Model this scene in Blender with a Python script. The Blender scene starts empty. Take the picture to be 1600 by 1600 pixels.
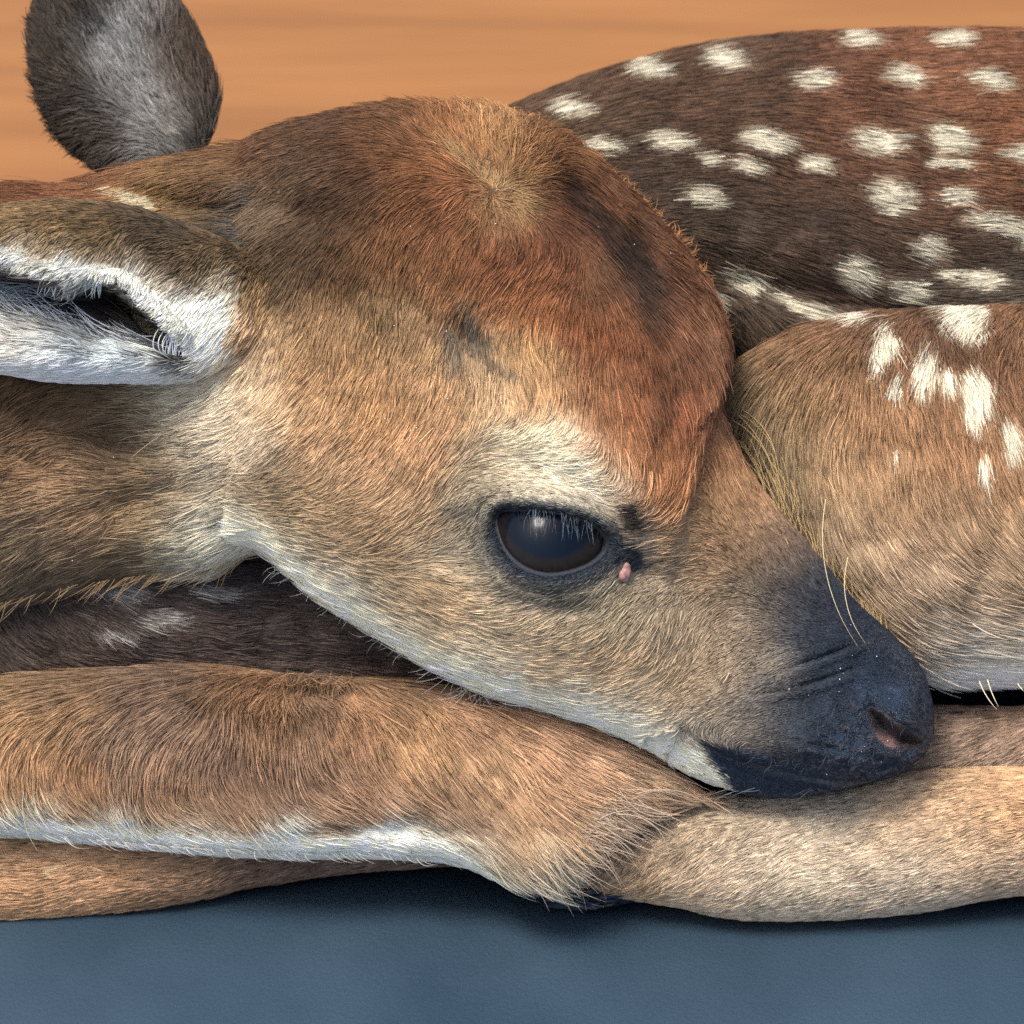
import bpy, math
import numpy as np
from mathutils import Vector, Matrix, kdtree

rng = np.random.default_rng(7)
R = math.radians
scn = bpy.context.scene

# ------------------------------------------------------------------ scale, view frame
S = 0.00016            # metres per unit of the working grid
CD = 5000.0            # camera distance in the same units
TH = R(40)             # the camera looks down by 40 degrees
FLOOR = -574.0         # height of the floor below the working origin
CT, ST = math.cos(TH), math.sin(TH)

def W3(x, y, w):
    """working coordinates (right, down, towards viewer) -> world metres, floor at z = 0"""
    x, y, w = np.broadcast_arrays(np.asarray(x, float), np.asarray(y, float), np.asarray(w, float))
    k = (CD - w) / CD
    U = (x - 800) * k
    V = (800 - y) * k
    return np.stack([U * S, (V * ST - w * CT) * S, (V * CT + w * ST - FLOOR) * S], -1)

def vec3(dx, dy, dw):
    return np.stack([dx, -dy * ST - dw * CT, -dy * CT + dw * ST], -1)

# ------------------------------------------------------------------ camera
cam_d = bpy.data.cameras.new('camera')
cam = bpy.data.objects.new('camera', cam_d)
scn.collection.objects.link(cam)
cam.location = W3(800, 800, CD - 0.0001).tolist()
cam.rotation_euler = (R(90) - TH, 0, 0)
cam_d.sensor_width = 36
cam_d.lens = 18 * CD / 800
cam_d.clip_start = 0.05
cam_d.clip_end = 500
cam_d.dof.use_dof = True
cam_d.dof.focus_distance = (CD - 170) * S
cam_d.dof.aperture_fstop = 22
scn.camera = cam

# ------------------------------------------------------------------ sky, sun, exposure
sun_local = np.array([-0.30, 0.61, 0.74])           # right, up, towards viewer
sd = Vector(vec3(sun_local[0], -sun_local[1], sun_local[2]).tolist()).normalized()
el = math.asin(sd.z); az = math.atan2(sd.x, sd.y)
world = bpy.data.worlds.new('World'); scn.world = world
world.use_nodes = True
nt = world.node_tree
bg = nt.nodes['Background']
sky = nt.nodes.new('ShaderNodeTexSky'); sky.sky_type = 'NISHITA'
sky.sun_disc = False
sky.sun_elevation = el
sky.sun_rotation = az
sky.dust_density = 4.5
sky.air_density = 1.0
sky.ozone_density = 1.0
nt.links.new(sky.outputs[0], bg.inputs[0])
bg.inputs[1].default_value = 0.15
sl = bpy.data.lights.new('sun', 'SUN')
sl.energy = 2.2
sl.angle = R(16)
sl.color = (1.0, 0.945, 0.88)
so = bpy.data.objects.new('sun', sl); scn.collection.objects.link(so)
so.rotation_euler = (-sd).to_track_quat('-Z', 'Y').to_euler()
so.location = (sd * 3).to_tuple()
scn.view_settings.view_transform = 'Standard'
scn.view_settings.look = 'None'
scn.view_settings.exposure = 0.74
scn.view_settings.gamma = 1
scn.cycles.use_denoising = False
scn.cycles.max_bounces = 6
scn.cycles.diffuse_bounces = 3
scn.cycles.glossy_bounces = 2
scn.cycles.transmission_bounces = 2
try:
    scn.cycles_curves.shape = 'RIBBONS'
    scn.cycles_curves.subdivisions = 2
except Exception:
    pass

# ------------------------------------------------------------------ helpers
def link(o, parent=None):
    scn.collection.objects.link(o)
    if parent is not None:
        o.parent = parent
        o.matrix_parent_inverse = parent.matrix_world.inverted() if False else Matrix.Translation(-parent.location)
    return o

def ss(t):
    t = np.clip(t, 0, 1)
    return t * t * (3 - 2 * t)

def lin(c):
    c = np.asarray(c, float) / 255.0
    return np.where(c <= 0.04045, c / 12.92, ((c + 0.055) / 1.055) ** 2.4)

def fields(pts, X, sigma, cols=slice(2, None)):
    """smooth interpolation of control rows (x, y, values...)"""
    pts = np.asarray(pts, float)
    P = pts[:, :2]; Vv = pts[:, cols]
    out = np.empty((len(X), Vv.shape[1]))
    for a in range(0, len(X), 60000):
        x = X[a:a + 60000]
        d2 = (x[:, None, 0] - P[None, :, 0]) ** 2 + (x[:, None, 1] - P[None, :, 1]) ** 2
        w = np.exp(-d2 / (2 * sigma * sigma)) + 1e-5 / (1 + (d2 / sigma ** 2) ** 2)
        out[a:a + 60000] = (w @ Vv) / w.sum(1, keepdims=True)
    return out

_lat = rng.random((256, 256))
def noise(x, y, scale, ox=0.0, oy=0.0):
    x = np.asarray(x) / scale + ox + 500; y = np.asarray(y) / scale + oy + 500
    xi = np.floor(x).astype(int); yi = np.floor(y).astype(int)
    fx = x - xi; fy = y - yi
    fx = fx * fx * (3 - 2 * fx); fy = fy * fy * (3 - 2 * fy)
    a = _lat[xi % 256, yi % 256]; b = _lat[(xi + 1) % 256, yi % 256]
    c = _lat[xi % 256, (yi + 1) % 256]; d = _lat[(xi + 1) % 256, (yi + 1) % 256]
    return (a * (1 - fx) + b * fx) * (1 - fy) + (c * (1 - fx) + d * fx) * fy - 0.5

def seg_dist(x, y, poly, closed=True):
    """distance to a polyline, parameter of nearest point"""
    poly = np.asarray(poly, float)
    n = len(poly); best = np.full(np.shape(x), 1e9); bx = np.zeros_like(best); by = np.zeros_like(best); bt = np.zeros_like(best)
    for i in range(n if closed else n - 1):
        ax, ay = poly[i]; cx, cy = poly[(i + 1) % n]
        ux, uy = cx - ax, cy - ay
        t = np.clip(((x - ax) * ux + (y - ay) * uy) / (ux * ux + uy * uy + 1e-9), 0, 1)
        qx = ax + t * ux; qy = ay + t * uy
        d = np.hypot(x - qx, y - qy)
        m = d < best
        best = np.where(m, d, best); bx = np.where(m, qx, bx); by = np.where(m, qy, by); bt = np.where(m, (i + t) / n, bt)
    return best, bx, by, bt

def inside(x, y, poly):
    poly = np.asarray(poly, float); n = len(poly)
    r = np.zeros(np.shape(x), bool)
    j = n - 1
    for i in range(n):
        xi, yi = poly[i]; xj, yj = poly[j]
        if yi != yj:
            c = ((yi > y) != (yj > y)) & (x < (xj - xi) * (y - yi) / (yj - yi) + xi)
            r ^= c
        j = i
    return r

def sdist(x, y, poly):
    d = seg_dist(x, y, poly)[0]
    return np.where(inside(x, y, poly), -d, d)

def smooth_poly(poly, k=2):
    p = np.asarray(poly, float)
    for _ in range(k):
        q = np.roll(p, -1, 0)
        p = np.stack([p * .75 + q * .25, p * .25 + q * .75], 1).reshape(-1, 2)
    return p

def catmull(P, n):
    P = np.asarray(P, float)
    # resample evenly by a mix of arc length of the mid line
    M = P.copy()
    E = np.vstack([2 * P[0] - P[1], P, 2 * P[-1] - P[-2]])
    seg = np.hypot(*( (M[1:, 0:2] + M[1:, 2:4]) / 2 - (M[:-1, 0:2] + M[:-1, 2:4]) / 2).T) + 15
    cum = np.concatenate([[0], np.cumsum(seg)])
    u = np.linspace(0, cum[-1], n)
    i = np.clip(np.searchsorted(cum, u, 'right') - 1, 0, len(P) - 2)
    t = ((u - cum[i]) / seg[i])[:, None]
    p0, p1, p2, p3 = E[i], E[i + 1], E[i + 2], E[i + 3]
    return 0.5 * (2 * p1 + (p2 - p0) * t + (2 * p0 - 5 * p1 + 4 * p2 - p3) * t * t + (3 * p1 - p0 - 3 * p2 + p3) * t ** 3)

class Part:
    """closed lofted volume: sections (topx, topy, botx, boty, centre w, front depth, back depth)"""
    def __init__(self, name, secs, ns, nt, expo=2.2, disp=None):
        self.name = name
        Cc = catmull(secs, ns)
        Cc[:, 5:] = np.maximum(Cc[:, 5:], 1)
        ph = np.linspace(0, 2 * np.pi, nt, endpoint=False)
        # denser towards the viewer
        ph = ph - 0.35 * np.sin(2 * (ph)) * 0
        c = np.cos(ph); s = np.sin(ph)
        sc = np.sign(c) * np.abs(c) ** (2 / expo); sw = np.sign(s) * np.abs(s) ** (2 / expo)
        M = (Cc[:, 0:2] + Cc[:, 2:4]) / 2; H = (Cc[:, 0:2] - Cc[:, 2:4]) / 2
        x = M[:, 0:1] + H[:, 0:1] * sc; y = M[:, 1:2] + H[:, 1:2] * sc
        D = np.where(s[None] > 0, Cc[:, 5:6], Cc[:, 6:7])
        w = Cc[:, 4:5] + D * sw
        self.front = ss(s / 0.5)[None] * np.ones((ns, 1))
        if disp is not None:
            x, y, w = disp(x, y, w, self.front)
        self.x, self.y, self.w = x, y, w
        self.ns, self.nt = ns, nt
        P = W3(x, y, w)
        self.P = P
        du = np.gradient(P, axis=0)
        dv = (np.roll(P, -1, 1) - np.roll(P, 1, 1))
        N = np.cross(du, dv)
        N /= np.linalg.norm(N, axis=-1, keepdims=True) + 1e-12
        ctr = P.mean(1, keepdims=True)
        if np.sum(N * (P - ctr)) < 0: N = -N; self.flip = True
        else: self.flip = False
        self.N = N
    def mesh_data(self):
        ns, ntt = self.ns, self.nt
        idx = np.arange(ns * ntt).reshape(ns, ntt)
        a = idx[:-1]; b = idx[1:]; a2 = np.roll(a, -1, 1); b2 = np.roll(b, -1, 1)
        q = np.stack([a, b, b2, a2], -1).reshape(-1, 4)
        if self.flip: q = q[:, ::-1]
        V = self.P.reshape(-1, 3)
        c0 = self.P[0].mean(0); c1 = self.P[-1].mean(0)
        V = np.vstack([V, c0, c1]); n0 = ns * ntt
        caps = []
        r0 = idx[0]; r1 = idx[-1]
        t0 = np.stack([np.full(ntt, n0), r0, np.roll(r0, -1)], -1)
        t1 = np.stack([np.full(ntt, n0 + 1), np.roll(r1, -1), r1], -1)
        if self.flip: t0 = t0[:, ::-1]; t1 = t1[:, ::-1]
        return V, q, np.vstack([t0, t1])
    def px(self):
        X = np.stack([self.x, self.y], -1).reshape(-1, 2)
        X = np.vstack([X, [self.x[0].mean(), self.y[0].mean()], [self.x[-1].mean(), self.y[-1].mean()]])
        return X

def mesh_from(name, V, faces_list, mat, parent=None, col=None, smooth=True):
    me = bpy.data.meshes.new(name)
    nv = len(V)
    loops = np.concatenate([f.reshape(-1) for f in faces_list]).astype(np.int32)
    sizes = np.concatenate([np.full(len(f), f.shape[1]) for f in faces_list]).astype(np.int32)
    starts = np.concatenate([[0], np.cumsum(sizes)[:-1]]).astype(np.int32)
    me.vertices.add(nv); me.vertices.foreach_set('co', np.asarray(V, np.float32).reshape(-1))
    me.loops.add(len(loops)); me.loops.foreach_set('vertex_index', loops)
    me.polygons.add(len(sizes)); me.polygons.foreach_set('loop_start', starts)
    me.update(calc_edges=True)
    me.validate()
    if smooth:
        me.polygons.foreach_set('use_smooth', np.ones(len(me.polygons), bool))
    if col is not None:
        at = me.attributes.new('col', 'FLOAT_COLOR', 'POINT')
        at.data.foreach_set('color', np.hstack([col, np.ones((len(col), 1))]).astype(np.float32).reshape(-1))
    me.materials.append(mat)
    o = bpy.data.objects.new(name, me)
    return link(o, parent)

# ------------------------------------------------------------------ materials
def new_mat(name):
    m = bpy.data.materials.new(name); m.use_nodes = True
    return m, m.node_tree, m.node_tree.nodes['Principled BSDF']

def fur_mat():
    m, t, b = new_mat('fur')
    a = t.nodes.new('ShaderNodeAttribute'); a.attribute_name = 'col'
    t.links.new(a.outputs['Color'], b.inputs['Base Color'])
    b.inputs['Roughness'].default_value = 0.6
    b.inputs['Specular IOR Level'].default_value = 0.16
    return m
def skin_mat():
    m, t, b = new_mat('skin')
    a = t.nodes.new('ShaderNodeAttribute'); a.attribute_name = 'col'
    t.links.new(a.outputs['Color'], b.inputs['Base Color'])
    b.inputs['Roughness'].default_value = 0.36
    b.inputs['Specular IOR Level'].default_value = 0.6
    no = t.nodes.new('ShaderNodeTexNoise'); no.inputs['Scale'].default_value = 900; no.inputs['Detail'].default_value = 6
    vo = t.nodes.new('ShaderNodeTexVoronoi'); vo.inputs['Scale'].default_value = 1300
    mx = t.nodes.new('ShaderNodeMath'); mx.operation = 'ADD'
    bu = t.nodes.new('ShaderNodeBump'); bu.inputs['Strength'].default_value = 0.8; bu.inputs['Distance'].default_value = 0.0007
    t.links.new(no.outputs['Fac'], mx.inputs[0]); t.links.new(vo.outputs['Distance'], mx.inputs[1])
    t.links.new(mx.outputs[0], bu.inputs['Height']); t.links.new(bu.outputs[0], b.inputs['Normal'])
    return m
def plain(name, col, rough=0.5, spec=0.5, coat=0.0):
    m, t, b = new_mat(name)
    b.inputs['Base Color'].default_value = (*col, 1)
    b.inputs['Roughness'].default_value = rough
    b.inputs['Specular IOR Level'].default_value = spec
    b.inputs['Coat Weight'].default_value = coat
    return m
FUR = fur_mat(); SKIN = skin_mat()

# ------------------------------------------------------------------ setting
def box(name, lo, hi, mat):
    lo = np.array(lo); hi = np.array(hi)
    V = np.array([[x, y, z] for x in (lo[0], hi[0]) for y in (lo[1], hi[1]) for z in (lo[2], hi[2])])
    F = np.array([[0, 1, 3, 2], [4, 6, 7, 5], [0, 4, 5, 1], [2, 3, 7, 6], [0, 2, 6, 4], [1, 5, 7, 3]])
    return mesh_from(name, V, [F], mat, smooth=False)

fm, t, b = new_mat('floor_blue_grey')
n1 = t.nodes.new('ShaderNodeTexNoise'); n1.inputs['Scale'].default_value = 14; n1.inputs['Detail'].default_value = 8
n2 = t.nodes.new('ShaderNodeTexNoise'); n2.inputs['Scale'].default_value = 900; n2.inputs['Detail'].default_value = 4
tc = t.nodes.new('ShaderNodeTexCoord')
cr = t.nodes.new('ShaderNodeValToRGB')
cr.color_ramp.elements[0].position = .3; cr.color_ramp.elements[1].position = .7
cr.color_ramp.elements[0].color = (0.024, 0.050, 0.080, 1); cr.color_ramp.elements[1].color = (0.048, 0.085, 0.125, 1)
t.links.new(tc.outputs['Object'], n1.inputs['Vector']); t.links.new(tc.outputs['Object'], n2.inputs['Vector'])
t.links.new(n1.outputs['Fac'], cr.inputs['Fac']); t.links.new(cr.outputs[0], b.inputs['Base Color'])
bu = t.nodes.new('ShaderNodeBump'); bu.inputs['Strength'].default_value = .3; bu.inputs['Distance'].default_value = .0006
t.links.new(n2.outputs['Fac'], bu.inputs['Height']); t.links.new(bu.outputs[0], b.inputs['Normal'])
b.inputs['Roughness'].default_value = .5
mat_o = box('mat', (-0.9, -0.9, -0.006), (0.9, 900 * S, 0.0), fm)
mat_o['label'] = 'thin blue grey mat that the fawn lies on'
mat_o['category'] = 'mat'
wm, t, b = new_mat('orange_board')
tc = t.nodes.new('ShaderNodeTexCoord'); mp = t.nodes.new('ShaderNodeMapping')
mp.inputs['Scale'].default_value = (6, 60, 6)
n1 = t.nodes.new('ShaderNodeTexNoise'); n1.inputs['Scale'].default_value = 1.0; n1.inputs['Detail'].default_value = 5
cr = t.nodes.new('ShaderNodeValToRGB')
cr.color_ramp.elements[0].position = .3; cr.color_ramp.elements[1].position = .72
cr.color_ramp.elements[0].color = (*lin([124, 80, 36]), 1); cr.color_ramp.elements[1].color = (*lin([142, 94, 46]), 1)
t.links.new(tc.outputs['Object'], mp.inputs[0]); t.links.new(mp.outputs[0], n1.inputs['Vector'])
t.links.new(n1.outputs['Fac'], cr.inputs['Fac']); t.links.new(cr.outputs[0], b.inputs['Base Color'])
b.inputs['Roughness'].default_value = .7
fl = box('floor', (-8, -8, -0.08), (8, 8, -0.0061), wm); fl['kind'] = 'structure'

# ------------------------------------------------------------------ the fawn: shapes
EYE = smooth_poly([(774, 803), (792, 796), (835, 797), (885, 803), (928, 818), (952, 840), (948, 862), (925, 884), (885, 898),
                   (850, 901), (815, 889), (790, 864), (777, 832)], 2)
EC = np.array([860.0, 852.0]); ER = 118.0; EW = 160.0     # eyeball centre, radius, depth
def eye_w(x, y):
    d2 = (x - EC[0]) ** 2 + (y - EC[1]) ** 2
    return EW + np.sqrt(np.maximum(ER ** 2 - d2, 900))
NOS = smooth_poly([(1360, 1110), (1378, 1114), (1400, 1134), (1422, 1143), (1440, 1158), (1424, 1166), (1403, 1168), (1384, 1163), (1374, 1150), (1365, 1132)], 1)
NOS = (NOS - NOS.mean(0)) * 1.2 + NOS.mean(0)
MOUTH = [(1068, 1138), (1095, 1158), (1135, 1178), (1190, 1200), (1250, 1216), (1320, 1226), (1380, 1222), (1420, 1205)]

def G(x, y, cx, cy, a, b=None, ang=0.0):
    b = a if b is None else b
    ca, sa = math.cos(R(ang)), math.sin(R(ang))
    u = (x - cx) * ca + (y - cy) * sa; v = -(x - cx) * sa + (y - cy) * ca
    return np.exp(-(u / a) ** 2 - (v / b) ** 2)

def head_disp(x, y, w, f):
    b = 0
    b = b + 26 * G(x, y, 880, 700, 130, 46, 22)        # brow ridge
    b = b + 22 * G(x, y, 990, 790, 45, 30, 60)
    b = b + 16 * G(x, y, 780, 600, 90, 50, 40)
    b = b + 22 * G(x, y, 820, 960, 150, 45, 20)        # cheek bone
    b = b - 34 * G(x, y, 1010, 890, 55, 40, 30)        # tear pit
    b = b - 22 * G(x, y, 725, 530, 40, 26, 60)         # temple
    b = b + 20 * G(x, y, 560, 830, 150, 110, 30)       # jaw muscle
    b = b - 16 * G(x, y, 700, 860, 60, 60, 30)
    b = b - 26 * G(x, y, 1130, 960, 90, 70, 40)        # hollow of the muzzle side
    b = b + 20 * G(x, y, 1290, 1120, 100, 70, 20)
    b = b + 22 * G(x, y, 1250, 1170, 90, 26, 15)       # upper lip
    b = b + 14 * G(x, y, 1415, 1105, 30, 40)           # nostril wing
    b = b + 10 * G(x, y, 1370, 1170, 30, 20)
    b = b - 80 * G(x, y, 1000, 400, 130, 40, 52)       # hollow between the two crown ridges
    b = b - 30 * G(x, y, 890, 300, 60, 36, 50)
    b = b + 20 * G(x, y, 940, 470, 90, 50, 60)
    b = b - 46 * G(x, y, 1122, 530, 50, 130, -10) + 22 * G(x, y, 1070, 410, 80, 16, 52) + 8 * G(x, y, 960, 620, 60, 130, -12) - 5 * G(x, y, 1045, 640, 16, 90, 12)
    b = b - 26 * G(x, y, 400, 320, 120, 40, 10)
    # wrinkles over the nose
    for (cx, cy, a, ang, k) in ((1270, 1032, 60, -20, 9), (1290, 1060, 60, -18, 8), (1330, 1010, 50, -25, 6), (1250, 1072, 50, -12, 8), (1345, 1090, 36, 75, 7), (1320, 1120, 40, 70, 6), (1300, 1170, 60, 12, 7), (1395, 1192, 40, -30, 7), (1420, 1085, 30, 50, 7)):
        b = b - k * G(x, y, cx, cy, a, 5, ang) + 0.6 * k * G(x, y, cx, cy + 9, a, 6, ang)
    md, mx_, my_, mt = seg_dist(x, y, MOUTH, False)
    below = 1.0
    b = b - 16 * np.exp(-(md / 7) ** 2)
    # lower jaw set back
    m_in = inside(x, y, [(1068, 1140), (1135, 1180), (1190, 1202), (1250, 1218), (1320, 1228), (1420, 1225), (1420, 1290), (1100, 1290), (1000, 1200), (1010, 1150)])
    b = b - np.where(m_in, 22 * ss(md / 14), 0)
    b = b + noise(x, y, 60) * 7 + noise(x, y, 25, 7) * 2.5
    # velvet relief and pits of the nose leather
    nz = ss((x + (y - 1000) * 0.45 - 1290) / 80)
    b = b + nz * (noise(x, y, 24, 13) * 9.0 + noise(x, y, 11, 3) * 5.0 + noise(x, y, 5.5, 9) * 3.2)
    w = w + b * f
    sd_n = sdist(x, y, NOS)
    w = w + f * (-46 * ss(-sd_n / 20) * (sd_n < 0) + 10 * np.exp(-((sd_n - 11) / 8) ** 2))
    # eye opening: lids follow the eyeball, inside sinks behind it
    sd_e = sdist(x, y, EYE)
    d, qx, qy, _ = seg_dist(x, y, EYE)
    rim = eye_w(qx, qy) + 8
    top = ss((EC[1] - 10 - y) / 30)
    near = 1 - ss((sd_e - 4) / (60 + 10 * top))
    w2 = w * (1 - near) + (rim + 6 * ss(sd_e / 14) + top * 16 * ss(sd_e / 16)) * near
    w2 = w2 - 5 * np.exp(-((sd_e - 26) / 6) ** 2) * f
    w = np.where((f > .5) & (sd_e > 0), w2, w)
    w = np.where((f > .5) & (sd_e <= 0), np.minimum(w, rim - 60 * ss((-sd_e) / 7)), w)
    return x, y, w

HEAD = Part('head', [
    (330, 330, 318, 780, -30, 30, 60),
    (350, 262, 322, 842, -20, 130, 180),
    (400, 215, 350, 858, -10, 192, 220),
    (490, 185, 412, 862, 0, 230, 245),
    (620, 165, 500, 932, 0, 250, 260),
    (760, 172, 595, 992, 0, 255, 265),
    (872, 212, 680, 1042, 0, 262, 270),
    (968, 286, 765, 1082, 0, 262, 270),
    (1056, 378, 850, 1106, 0, 258, 260),
    (1112, 462, 905, 1125, 0, 246, 248),
    (1135, 545, 960, 1146, 0, 224, 230),
    (1120, 632, 1016, 1172, 0, 194, 200),
    (1180, 750, 1070, 1205, 0, 158, 165),
    (1258, 845, 1130, 1228, 0, 134, 140),
    (1335, 938, 1200, 1246, 0, 122, 125),
    (1398, 995, 1280, 1240, 0, 116, 116),
    (1440, 1045, 1345, 1226, 0, 104, 104),
    (1457, 1100, 1405, 1208, 0, 74, 74),
    (1459, 1140, 1440, 1182, 0, 36, 36),
    (1456, 1158, 1450, 1168, 0, 12, 12)], 420, 340, 2.8, head_disp)

def bumps(*gs, n=0.0, ns=60):
    def f(x, y, w, fr):
        b = 0
        for g in gs: b = b + g[0] * G(x, y, *g[1:])
        return x, y, w + (b + n * noise(x, y, ns, 11) + .4 * n * noise(x, y, ns * .4, 5)) * fr
    return f

NECK = Part('neck', [
    (-620, 560, -600, 700, -60, 60, 60), (-560, 420, -520, 880, -60, 190, 190), (-250, 330, -250, 950, -60, 220, 230), (0, 292, 0, 950, -60, 225, 240),
    (110, 286, 115, 925, -60, 225, 240), (205, 262, 210, 908, -60, 222, 240), (330, 236, 330, 893, -40, 226, 240),
    (450, 225, 395, 864, -30, 222, 220), (560, 250, 480, 850, -30, 200, 200), (680, 320, 640, 800, -30, 90, 150)], 200, 160, 2.2,
    bumps((-22, 180, 690, 110, 26, 12), (-18, 250, 770, 120, 22, -12), (14, 120, 770, 150, 40, -8), (-16, 60, 720, 60, 20, 30), (16, 300, 850, 120, 26, 8),
          (-30, 330, 330, 140, 26, 10), (20, 300, 280, 100, 30, 6), n=14, ns=90))

TORSO = Part('torso', [
    (-520, 600, -500, 900, -560, 60, 60), (-440, 480, -420, 1000, -560, 250, 250), (-200, 400, -200, 1075, -560, 380, 380), (0, 370, 0, 1085, -560, 420, 400),
    (400, 330, 400, 1085, -560, 440, 430), (700, 210, 700, 1095, -560, 440, 430), (950, 110, 950, 1090, -560, 430, 430),
    (1200, 60, 1200, 1060, -560, 430, 430), (1600, 50, 1600, 1060, -560, 430, 430), (1900, 100, 1900, 1060, -560, 430, 430),
    (2250, 300, 2250, 1000, -560, 330, 330), (2400, 500, 2390, 800, -560, 80, 80)], 240, 160, 2.2,
    bumps((-40, 1330, 470, 260, 30, 12), (20, 1250, 380, 200, 50, 10), (-26, 1500, 420, 120, 30, 5), (18, 1450, 300, 150, 60, 0), (-22, 480, 1030, 180, 24, 0),
          (-190, 1150, 640, 70, 150, -20), n=16, ns=110))

SHOULDER = Part('torso', [
    (-560, 900, -560, 1000, -170, 20, 20), (-480, 820, -470, 1085, -180, 110, 110), (-200, 790, -200, 1098, -185, 140, 130), (0, 800, 0, 1100, -185, 150, 140), (200, 820, 200, 1098, -190, 152, 140),
    (400, 840, 400, 1100, -200, 150, 140), (560, 880, 545, 1105, -210, 140, 130), (700, 950, 690, 1115, -220, 110, 110), (820, 1030, 815, 1110, -230, 60, 60), (860, 1065, 858, 1085, -230, 10, 10)], 150, 110, 2.4,
    bumps((-16, 480, 1030, 150, 22, 4), (12, 200, 980, 150, 40, 0), n=12, ns=90))

HAUNCH = Part('haunch', [
    (1124, 645, 1127, 662, -170, 12, 20), (1136, 606, 1150, 740, -170, 70, 90), (1176, 560, 1200, 832, -175, 130, 140), (1242, 516, 1280, 935, -180, 180, 180),
    (1322, 492, 1362, 1015, -180, 215, 210), (1425, 482, 1452, 1060, -180, 238, 230), (1600, 472, 1600, 1066, -180, 245, 240),
    (1800, 480, 1800, 1066, -180, 240, 240), (2000, 560, 2000, 1010, -190, 190, 200), (2090, 690, 2090, 850, -190, 40, 40)], 220, 170, 2.3,
    bumps((-14, 1300, 900, 120, 26, 40), (10, 1450, 700, 120, 120), n=12, ns=90))

FORELEG = Part('foreleg', [
    (-520, 1120, -520, 1200, -110, 40, 40), (-460, 1075, -450, 1260, -110, 100, 110), (-200, 1062, -200, 1285, -95, 120, 130), (0, 1060, 0, 1302, -85, 128, 140), (150, 1048, 150, 1316, -80, 130, 150),
    (300, 1042, 300, 1330, -75, 130, 150), (450, 1052, 450, 1338, -70, 130, 150), (600, 1064, 590, 1338, -62, 128, 150), (730, 1085, 700, 1346, -52, 124, 140),
    (860, 1112, 792, 1374, -40, 112, 120), (950, 1150, 862, 1378, -32, 92, 100), (1030, 1200, 948, 1312, -26, 60, 70), (1082, 1238, 1066, 1254, -20, 16, 20)], 260, 150, 2.9,
    bumps((-22, 470, 1075, 130, 16, 4), (12, 420, 1180, 200, 50, 0), (-10, 600, 1290, 120, 18, 0), n=10, ns=80))

LOWLEG = Part('lower_leg', [
    (-520, 1320, -520, 1420, -150, 30, 30), (-450, 1295, -440, 1455, -150, 65, 65), (-200, 1292, -200, 1452, -150, 75, 70), (0, 1292, 0, 1440, -148, 74, 70), (200, 1294, 200, 1422, -146, 70, 68), (310, 1296, 310, 1402, -145, 62, 60),
    (410, 1298, 410, 1380, -145, 52, 50), (540, 1298, 540, 1362, -145, 42, 40), (700, 1300, 700, 1350, -140, 34, 34), (800, 1305, 805, 1349, -135, 28, 28), (850, 1318, 850, 1338, -130, 10, 10)], 160, 80, 2.2,
    bumps(n=5, ns=70))

CANNON = Part('front_cannon', [
    (878, 1350, 882, 1372, -100, 12, 20), (915, 1322, 925, 1392, -100, 50, 60), (985, 1288, 1000, 1404, -102, 82, 80), (1060, 1252, 1075, 1418, -103, 98, 90), (1120, 1242, 1130, 1430, -104, 104, 95),
    (1200, 1246, 1210, 1436, -104, 104, 95), (1330, 1232, 1340, 1432, -104, 102, 95), (1450, 1206, 1455, 1420, -104, 104, 95), (1600, 1200, 1600, 1396, -104, 104, 95),
    (1800, 1196, 1800, 1392, -104, 100, 95), (1950, 1215, 1950, 1375, -104, 70, 70), (2000, 1270, 2000, 1320, -104, 20, 20)], 200, 100, 2.2,
    bumps((-14, 1230, 1262, 140, 14, -4), (10, 1130, 1300, 70, 40, 0), (12, 1560, 1270, 90, 50, 0), n=9, ns=70))

HINDLEG = Part('hind_shank', [
    (1180, 1150, 1180, 1200, -200, 20, 20), (1240, 1104, 1240, 1290, -200, 70, 60), (1400, 1104, 1400, 1330, -215, 92, 80), (1600, 1108, 1600, 1330, -215, 92, 80), (1850, 1100, 1850, 1320, -200, 84, 70), (1960, 1155, 1960, 1245, -200, 16, 16)], 120, 90, 2.2,
    bumps(n=7, ns=70))

EARIN = smooth_poly([(-215, 452), (-120, 398), (-40, 388), (20, 412), (70, 430), (120, 441), (158, 434), (190, 440), (217, 468), (250, 500), (280, 524), (298, 548), (288, 564),
                     (250, 562), (200, 552), (140, 548), (60, 540), (-40, 530), (-150, 500)], 1)
def ear_disp(x, y, w, f):
    sd = sdist(x, y, EARIN)
    inn = -sd
    ylow = np.interp(x, [-220, 0, 150, 230, 300], [500, 535, 560, 572, 566])
    slope = np.interp(x, [-200, 60, 200, 290], [70, 100, 80, 16])
    dep = 130 * ss(inn / 9) * ss((ylow - y) / slope) * (sd < 0)
    rimb = 16 * np.exp(-((sd - 8) / 10) ** 2) * (y < 520)
    w = w + f * (rimb - dep + noise(x, y, 50, 21) * 8)
    w = w + f * 14 * G(x, y, 60, 560, 220, 22, 4)
    return x, y, w
EAR = Part('ear', [
    (-268, 455, -266, 468, 260, 6, 10), (-245, 420, -238, 492, 256, 34, 40), (-150, 352, -140, 538, 240, 70, 90), (-60, 330, -60, 562, 225, 88, 110), (0, 322, 0, 578, 215, 96, 120), (100, 314, 100, 592, 200, 104, 125),
    (200, 324, 200, 594, 180, 104, 125), (290, 352, 300, 590, 160, 96, 120), (370, 384, 385, 556, 140, 84, 110), (440, 425, 450, 520, 130, 66, 90), (480, 455, 482, 490, 120, 30, 30)], 300, 240, 3.2, ear_disp)

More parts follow.
